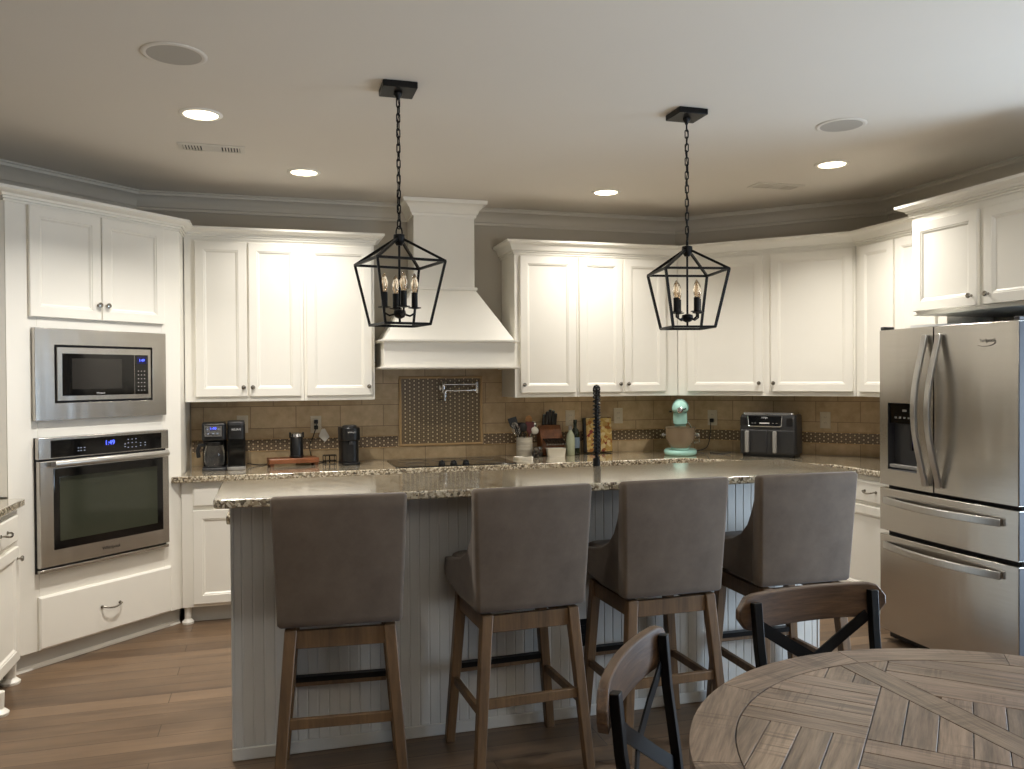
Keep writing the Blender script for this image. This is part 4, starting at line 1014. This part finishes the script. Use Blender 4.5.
cord('black mixer cord running up to the outlet beside the air fryer', (3.303, 5.779, 0), -PI/4, smooth_path([(0, -0.036, 1.155), (0, -0.055, 1.13), (-0.01, -0.03, 1.05), (-0.03, -0.05, 0.95), (-0.1, -0.09, 0.919), (-0.2, -0.11, 0.919)]), plugs=[(0, 1.155)])
cord('short black cord at the side of the air fryer', (3.22, 5.52, CZ), 0, smooth_path([(0.07, -0.03, 0.012), (0.03, 0.0, 0.005), (-0.01, 0.04, 0.004), (-0.03, 0.1, 0.004)]))

# utensils, knives, bottles
def crock():
    t = thing('utensil_crock', 'round stone-look crock full of cooking utensils beside the cooktop', 'crock', (1.79, 5.87, CZ))
    G().lathe([(0.0, 0.0), (0.056, 0.0), (0.06, 0.004), (0.06, 0.138), (0.057, 0.142), (0.053, 0.138), (0.053, 0.01), (0.0, 0.008)], (0, 0, 0), 32).build('pot', 'crock', t)
    for z in (0.055, 0.06, 0.085): G().tube([(0.0602*math.cos(a*PI/16), 0.0602*math.sin(a*PI/16), z) for a in range(32)], 0.0012, 4, closed=True).build('band', 'ceramic', t)
crock()
def utensil(label, dx, dy, lx, ly, L, kind, mat, matk=None):
    t = thing('cooking_utensil', label, 'utensil', (1.79+dx, 5.87+dy, CZ+0.012), 0, 'utensils in the crock')
    d = Vector((lx, ly, 1.0)).normalized(); e = d*L
    G().tube([(0, 0, 0), d*L*0.5, e], [0.0055, 0.005, 0.0045], 8).build('handle', mat, t)
    up = d; sd = Vector((1, 0, 0)) - d*d.x; sd.normalize(); nn = up.cross(sd)
    g = G()
    def P(u, w, h): return tuple(e+sd*u+up*w+nn*h)
    if kind == 'spoon':
        rings = []
        for j in range(7):
            a = PI*j/6; w = 0.024*math.sin(a)+0.003; c = -0.008*math.sin(a)
            rings.append([P(-w, 0.035-0.035*math.cos(a), -0.002), P(w, 0.035-0.035*math.cos(a), -0.002), P(w*0.6, 0.035-0.035*math.cos(a), c-0.004), P(-w*0.6, 0.035-0.035*math.cos(a), c-0.004)])
        g.rings(rings)
    elif kind == 'turner':
        g.rings([[P(-0.012, 0, -0.002), P(0.012, 0, -0.002), P(0.012, 0, 0.002), P(-0.012, 0, 0.002)], [P(-0.032, 0.025, -0.002), P(0.032, 0.025, -0.002), P(0.032, 0.025, 0.001), P(-0.032, 0.025, 0.001)], [P(-0.034, 0.085, 0.006), P(0.034, 0.085, 0.006), P(0.034, 0.085, 0.008), P(-0.034, 0.085, 0.008)]])
    elif kind == 'whisk':
        for k in range(5):
            a = PI*k/5; c, s = math.cos(a), math.sin(a)
            g.tube([P(0.028*math.sin(t_)*c*(1 if True else 1), 0.05-0.05*math.cos(t_), 0.028*math.sin(t_)*s) for t_ in [2*PI*j/20 for j in range(20)]], 0.0012, 4, closed=True)
    elif kind == 'ladle':
        rings = []
        for j in range(6):
            a = PI/2*j/5
            rings.append([P(0.036*math.sin(a)*math.cos(b)+0.0, 0.03+0.03*math.sin(a)*math.sin(b), -0.036*math.cos(a)) for b in [2*PI*k/16 for k in range(16)]])
        g.rings(rings)
    g.build('head', matk or mat, t, smooth=60)
utensil('black slotted turner leaning in the stone crock', -0.009, 0.018, -0.28, 0.05, 0.2, 'turner', 'black_plastic')
utensil('grey metal whisk leaning out of the stone crock', 0.004, -0.016, -0.4, -0.05, 0.16, 'whisk', 'chrome')
utensil('black spoon standing upright in the stone crock', -0.006, -0.036, -0.05, 0.0, 0.17, 'spoon', 'black_plastic')
utensil('wide black spatula in the middle of the stone crock', -0.014, 0.034, -0.1, -0.02, 0.15, 'turner', 'black_plastic')
utensil('dark red spatula in the stone crock', 0.018, -0.026, 0.08, 0.0, 0.16, 'turner', 'red')
utensil('tall wooden spoon in the stone crock', 0.018, 0.026, 0.1, 0.02, 0.22, 'spoon', 'light_wood')
utensil('white ladle leaning out of the stone crock towards the knife block', -0.016, -0.006, 0.5, 0.0, 0.17, 'ladle', 'black_plastic', 'ceramic')
utensil('steel serving spoon leaning out of the stone crock', 0.002, 0.006, 0.34, 0.06, 0.19, 'spoon', 'chrome')

KX, KY = 2.01, 5.895
kb = thing('knife_block', 'brown wooden knife block with large knives behind a row of steak knives', 'knife block', (KX, KY, CZ), 0)
G().prism([(-0.05, 0.0), (0.08, 0.0), (0.08, 0.205), (0.045, 0.225), (0.012, 0.16), (-0.05, 0.085)], -0.088, 0.088, 'x').build('block', 'block_wood', kb, bevel=0.004)
for k, (dx, dy, L) in enumerate(((-0.045, 0.062, 0.085), (-0.02, 0.06, 0.105), (0.005, 0.065, 0.12), (0.028, 0.06, 0.11), (0.05, 0.064, 0.09))):
    t = thing('kitchen_knife', 'large black-handled knife standing in the rear slots of the knife block', 'knife', (KX+dx, KY+dy, CZ+0.2185), 0, 'large knives in the block')
    G().tube([(0, 0, 0.0), (0, -0.014, 0.05), (0, -0.028, L)], 0, flat=(0.006, 0.011)).build('handle', 'black_plastic', t, bevel=0.003)
    G().lathe([(0.007, 0.0), (0.007, 0.008)], (0, -0.029, L-0.002), 8).build('pommel', 'chrome', t)
for k in range(8):
    t = thing('steak_knife', 'black-handled steak knife in the front row of the knife block', 'knife', (KX-0.07+0.02*k, KY-0.025, CZ+0.124), 0, 'steak knives in the block')
    G().tube([(0, 0.0, 0.0), (0.004, -0.034, -0.012), (0.006, -0.068, -0.034)], 0, flat=(0.006, 0.005)).build('handle', 'black_plastic', t, bevel=0.002)
    G().box(0.001, 0.011, -0.074, -0.067, -0.043, -0.032).build('pommel', 'chrome', t)
lf = thing('loaf_dish', 'small white rectangular ceramic dish in front of the knife block', 'dish', (2.0, 5.765, CZ), -0.1)
rings = [[(x_, y_, z) for x_, y_ in rrect(-w, w, -d, d, 0.012, 3)] for w, d, z in ((0.062, 0.035, 0.0), (0.07, 0.042, 0.058), (0.073, 0.045, 0.062), (0.067, 0.039, 0.06), (0.06, 0.032, 0.006))]
tag(lf, lf['label'], 'dish'); G().rings(rings).build('bowl', 'ceramic', lf, smooth=50)
def bottle(label, x, y, prof, mat, cap, lab=None):
    t = thing('bottle', label, 'bottle', (x, y, CZ))
    b = G().lathe(prof, (0, 0, 0), 24).build('glass_body', mat, t, smooth=60)
    r, h = prof[-1]
    G().lathe([(r+0.002, h), (r+0.002, h+0.025), (r, h+0.028)], (0, 0, 0), 16).build('cap', cap, t)
    if lab: G().lathe([(lab[0], lab[1]), (lab[0]+0.0005, lab[1]), (lab[0]+0.0005, lab[2]), (lab[0], lab[2])], (0, 0, 0), 24).build('label', 'label_blue', t)
bottle('pale green milky glass bottle next to the white loaf dish', 2.135, 5.82, [(0.03, 0), (0.033, 0.004), (0.033, 0.12), (0.028, 0.155), (0.014, 0.18), (0.012, 0.19)], 'bottle_pale', 'grey_plastic')
bottle('dark green wine bottle with blue label behind the pale bottle', 2.195, 5.88, [(0.03, 0), (0.034, 0.004), (0.034, 0.155), (0.028, 0.18), (0.0135, 0.205), (0.0125, 0.235)], 'bottle_green', 'bottle_green', (0.0342, 0.05, 0.13))
def shaker(label, x, y, lid):
    t = thing('shaker', label, 'shaker', (x, y, CZ))
    G().lathe([(0.02, 0), (0.023, 0.004), (0.023, 0.03), (0.018, 0.05), (0.017, 0.055)], (0, 0, 0), 18).build('jar', 'clear_glass', t)
    G().lathe([(0.0, 0.004), (0.0205, 0.005), (0.0205, 0.028), (0.0, 0.029)], (0, 0, 0), 18).build('contents', 'amber_jar' if lid == 'nickel' else 'ceramic', t)
    G().lathe([(0.019, 0.0555), (0.021, 0.057), (0.02, 0.07), (0.008, 0.077)], (0, 0, 0), 18).build('lid', lid, t)
shaker('small glass pepper shaker with tan contents near the crock', 1.845, 5.765, 'nickel')
shaker('small glass salt shaker with white contents beside the loaf dish', 1.885, 5.80, 'chrome')
sr_ = thing('spoon_rest', 'white ceramic spoon rest by the cooktop corner', 'spoon rest', (1.70, 5.645, CZ), -0.9)
sr_.scale = (0.8, 0.8, 0.9)
rings = []
for k in range(13):
    s = k/12; x_ = -0.085+0.2*s
    w = 0.042*math.sqrt(max(0.0, 1-((x_+0.035)/0.052)**2)) if x_ < 0.0 else 0.015
    w = max(w, 0.012 if 0 < k < 12 else 0.008)
    zt = 0.02+(0.008 if x_ > 0.08 else 0.0)
    rings.append([(x_, -w, zt), (x_, -w*0.7, 0.0), (x_, w*0.7, 0.0), (x_, w, zt), (x_, w*0.75, zt*0.55), (x_, -w*0.75, zt*0.55)])
G().rings(rings).build('tray', 'ceramic', sr_, smooth=60)
bk = thing('floral_board', 'upright black-edged board with yellow and red floral print behind the faucet', 'board', (2.40, 5.955, CZ), 0)
bk.rotation_euler = (math.radians(-6), 0, 0)
G().box(-0.115, 0.115, -0.045, -0.012, 0.001, 0.27).build('panel', 'black_plastic', bk, bevel=0.003)
G().box(-0.095, 0.112, -0.0475, -0.0452, 0.006, 0.266).build('print', 'floral', bk)

# stand mixer
mx = thing('stand_mixer', 'aqua stand mixer with glass bowl on the corner counter', 'stand mixer', (2.93, 5.60, CZ), math.radians(-28))
G().rings([[(x_, y_, z) for x_, y_ in rrect(-w, w, -0.14-e, 0.15+e, w*0.95, 7)] for w, e, z in ((0.105, 0.0, 0.0), (0.118, 0.01, 0.008), (0.12, 0.012, 0.03), (0.11, 0.0, 0.04))]).build('base', 'teal', mx, smooth=60)
G().rings([[(x_, y_, z) for x_, y_ in rrect(-w, w, y0, y1, 0.03, 5)] for w, y0, y1, z in ((0.06, 0.05, 0.155, 0.035), (0.042, 0.075, 0.15, 0.1), (0.04, 0.07, 0.15, 0.2), (0.05, 0.04, 0.155, 0.32))]).build('column', 'teal', mx, smooth=60)
hd = G()
rings = []
for k in range(13):
    s = k/12; y_ = 0.16-0.33*s
    r = 0.062*math.sqrt(max(0.02, 1-max(0.0, (0.12-s)/0.12)**2))*(1-0.12*s)*math.sqrt(max(0.02, 1-max(0.0, (s-0.86)/0.145)**2))
    zc = 0.342
    rings.append([(r*1.06*math.cos(a), y_, zc+r*(1.2 if math.sin(a) > 0 else 0.5)*math.sin(a)) for a in [2*PI*j/24 for j in range(24)]])
hm = hd.rings(rings).build('motor_head', 'teal', mx, smooth=60)
G().lathe([(0.02, 0.0), (0.022, -0.006), (0.012, -0.012), (0.006, -0.013)], (0, -0.166, 0.338), 16, 'y').build('hub_cap', 'chrome', hm)
G().rings([[(r*math.cos(a), y_, 0.328+0.010*math.sin(a)) for a in [2*PI*j/20 for j in range(20)]] for y_, r in ((0.13, 0.066), (0.0, 0.0645), (-0.11, 0.0598))], cap0=False, cap1=False).build('trim_band', 'chrome', hm)
G().tube([(-0.06, -0.02, 0.322), (-0.082, -0.02, 0.322)], 0.006, 8).build('speed_knob', 'black_plastic', hm)
G().tube([(0.02, -0.166, 0.345), (0.045, -0.166, 0.35)], 0.005, 8).build('attachment_knob', 'black_plastic', hm)
G().lathe([(0.05, 0.318), (0.052, 0.26), (0.048, 0.235), (0.03, 0.22)], (0, -0.085, 0), 20).build('drive_neck', 'teal', mx)
G().tube([(0, -0.085, 0.206), (0, -0.085, 0.1)], 0.006, 8).build('beater_shaft', 'chrome', mx)
G().tube([(0.04*math.sin(t_), -0.085, 0.115-0.045*math.cos(t_)) for t_ in [2*PI*k/18 for k in range(18)]], 0.005, 6, closed=True).build('beater', 'grey_plastic', mx)
bw = G().lathe([(0.045, 0.043), (0.055, 0.05), (0.085, 0.085), (0.106, 0.13), (0.11, 0.205), (0.113, 0.21), (0.107, 0.206), (0.103, 0.13), (0.082, 0.088), (0.053, 0.055), (0.0, 0.052)], (0, -0.075, 0), 32).build('mixing_bowl', 'bowl_glass', mx, smooth=70)
G().lathe([(0.06, 0.041), (0.066, 0.046), (0.06, 0.06), (0.045, 0.062)], (0, -0.075, 0), 24).build('bowl_foot', 'teal', bw)
G().tube([(0.1, -0.09, 0.165), (0.135, -0.1, 0.16), (0.135, -0.1, 0.1), (0.098, -0.09, 0.095)], 0.007, 8).build('bowl_handle', 'clear_glass', bw)
for s in (-1, 1): G().sphere((s*0.125, -0.06, 0.15), 0.012, 12, 8).tube([(s*0.1, -0.06, 0.15), (s*0.12, -0.06, 0.15)], 0.005, 6).build('bowl_lug', 'grey_plastic', bw)
G().tube([(0.052, 0.03, 0.25), (0.085, -0.01, 0.2)], 0.004, 6).build('lock_lever', 'chrome', mx)

# air fryer
af = thing('air_fryer', 'dark grey dual-basket air fryer on the corner counter', 'air fryer', (3.5, 5.285, CZ), -PI/4)
G().prism(rrect(-0.185, 0.185, -0.115, 0.125, 0.03), 0.0, 0.02).build('base', 'black_plastic', af)
G().rings([[(x_, y_, z) for x_, y_ in rrect(-w, w, -0.125+e, 0.135, 0.028, 5)] for w, e, z in ((0.2, 0.0, 0.02), (0.2, 0.0, 0.2), (0.196, 0.008, 0.29), (0.19, 0.012, 0.304))]).build('housing', 'fryer_grey', af, smooth=50, bevel=0.003)
G().rings([[(x_, y_, z) for x_, y_ in rrect(-w, w, -0.108, 0.12, 0.02, 4)] for w, z in ((0.18, 0.3045), (0.18, 0.316), (0.175, 0.32))]).build('top_panel', 'chrome', af)
pn = G().rings([[(-0.13, -0.1262, 0.228), (0.095, -0.1262, 0.228), (0.1, -0.1185, 0.296), (-0.135, -0.1185, 0.296)], [(-0.13, -0.13, 0.228), (0.095, -0.13, 0.228), (0.1, -0.122, 0.296), (-0.135, -0.122, 0.296)]]).build('control_panel', 'black_glass', af)
G().tube([(-0.138, -0.122, 0.297), (-0.133, -0.13, 0.226), (-0.125, -0.131, 0.221), (0.09, -0.131, 0.221), (0.098, -0.13, 0.226), (0.103, -0.122, 0.297)], 0.0035, 6).build('panel_bezel', 'chrome', pn)
text('NINJA', 0.016, 'white_print', pn, (-0.02, -0.1245, 0.284), rot=(PI/2-0.1, 0, 0), name='lettering')
G().box(-0.055, 0.015, -0.1312, -0.1302, 0.241, 0.249).build('status_bar', 'white_print', pn)
g = G()
for x_ in (-0.105, -0.085, 0.04, 0.065): g.box(x_-0.006, x_+0.006, -0.1312, -0.1302, 0.243, 0.247)
g.build('button_icons', 'grey_plastic', pn)
for s in (-1, 1):
    b_ = G().nest(min(s*0.004, s*0.188), max(s*0.004, s*0.188), 0.028, 0.195, [(0, -0.1255), (0, -0.129), (0.004, -0.132), (0.01, -0.132)]).build('basket', 'fryer_grey', af)
    hx = -0.14 if s < 0 else 0.055
    G().box(hx-0.014, hx+0.014, -0.165, -0.1325, 0.032, 0.19).build('handle', 'grey_plastic', b_, bevel=0.008)
for x_ in (-0.17, 0.155): G().box(x_-0.022, x_+0.022, -0.129, -0.1265, 0.23, 0.285).build('side_dial_panel', 'black_plastic', af, bevel=0.002)
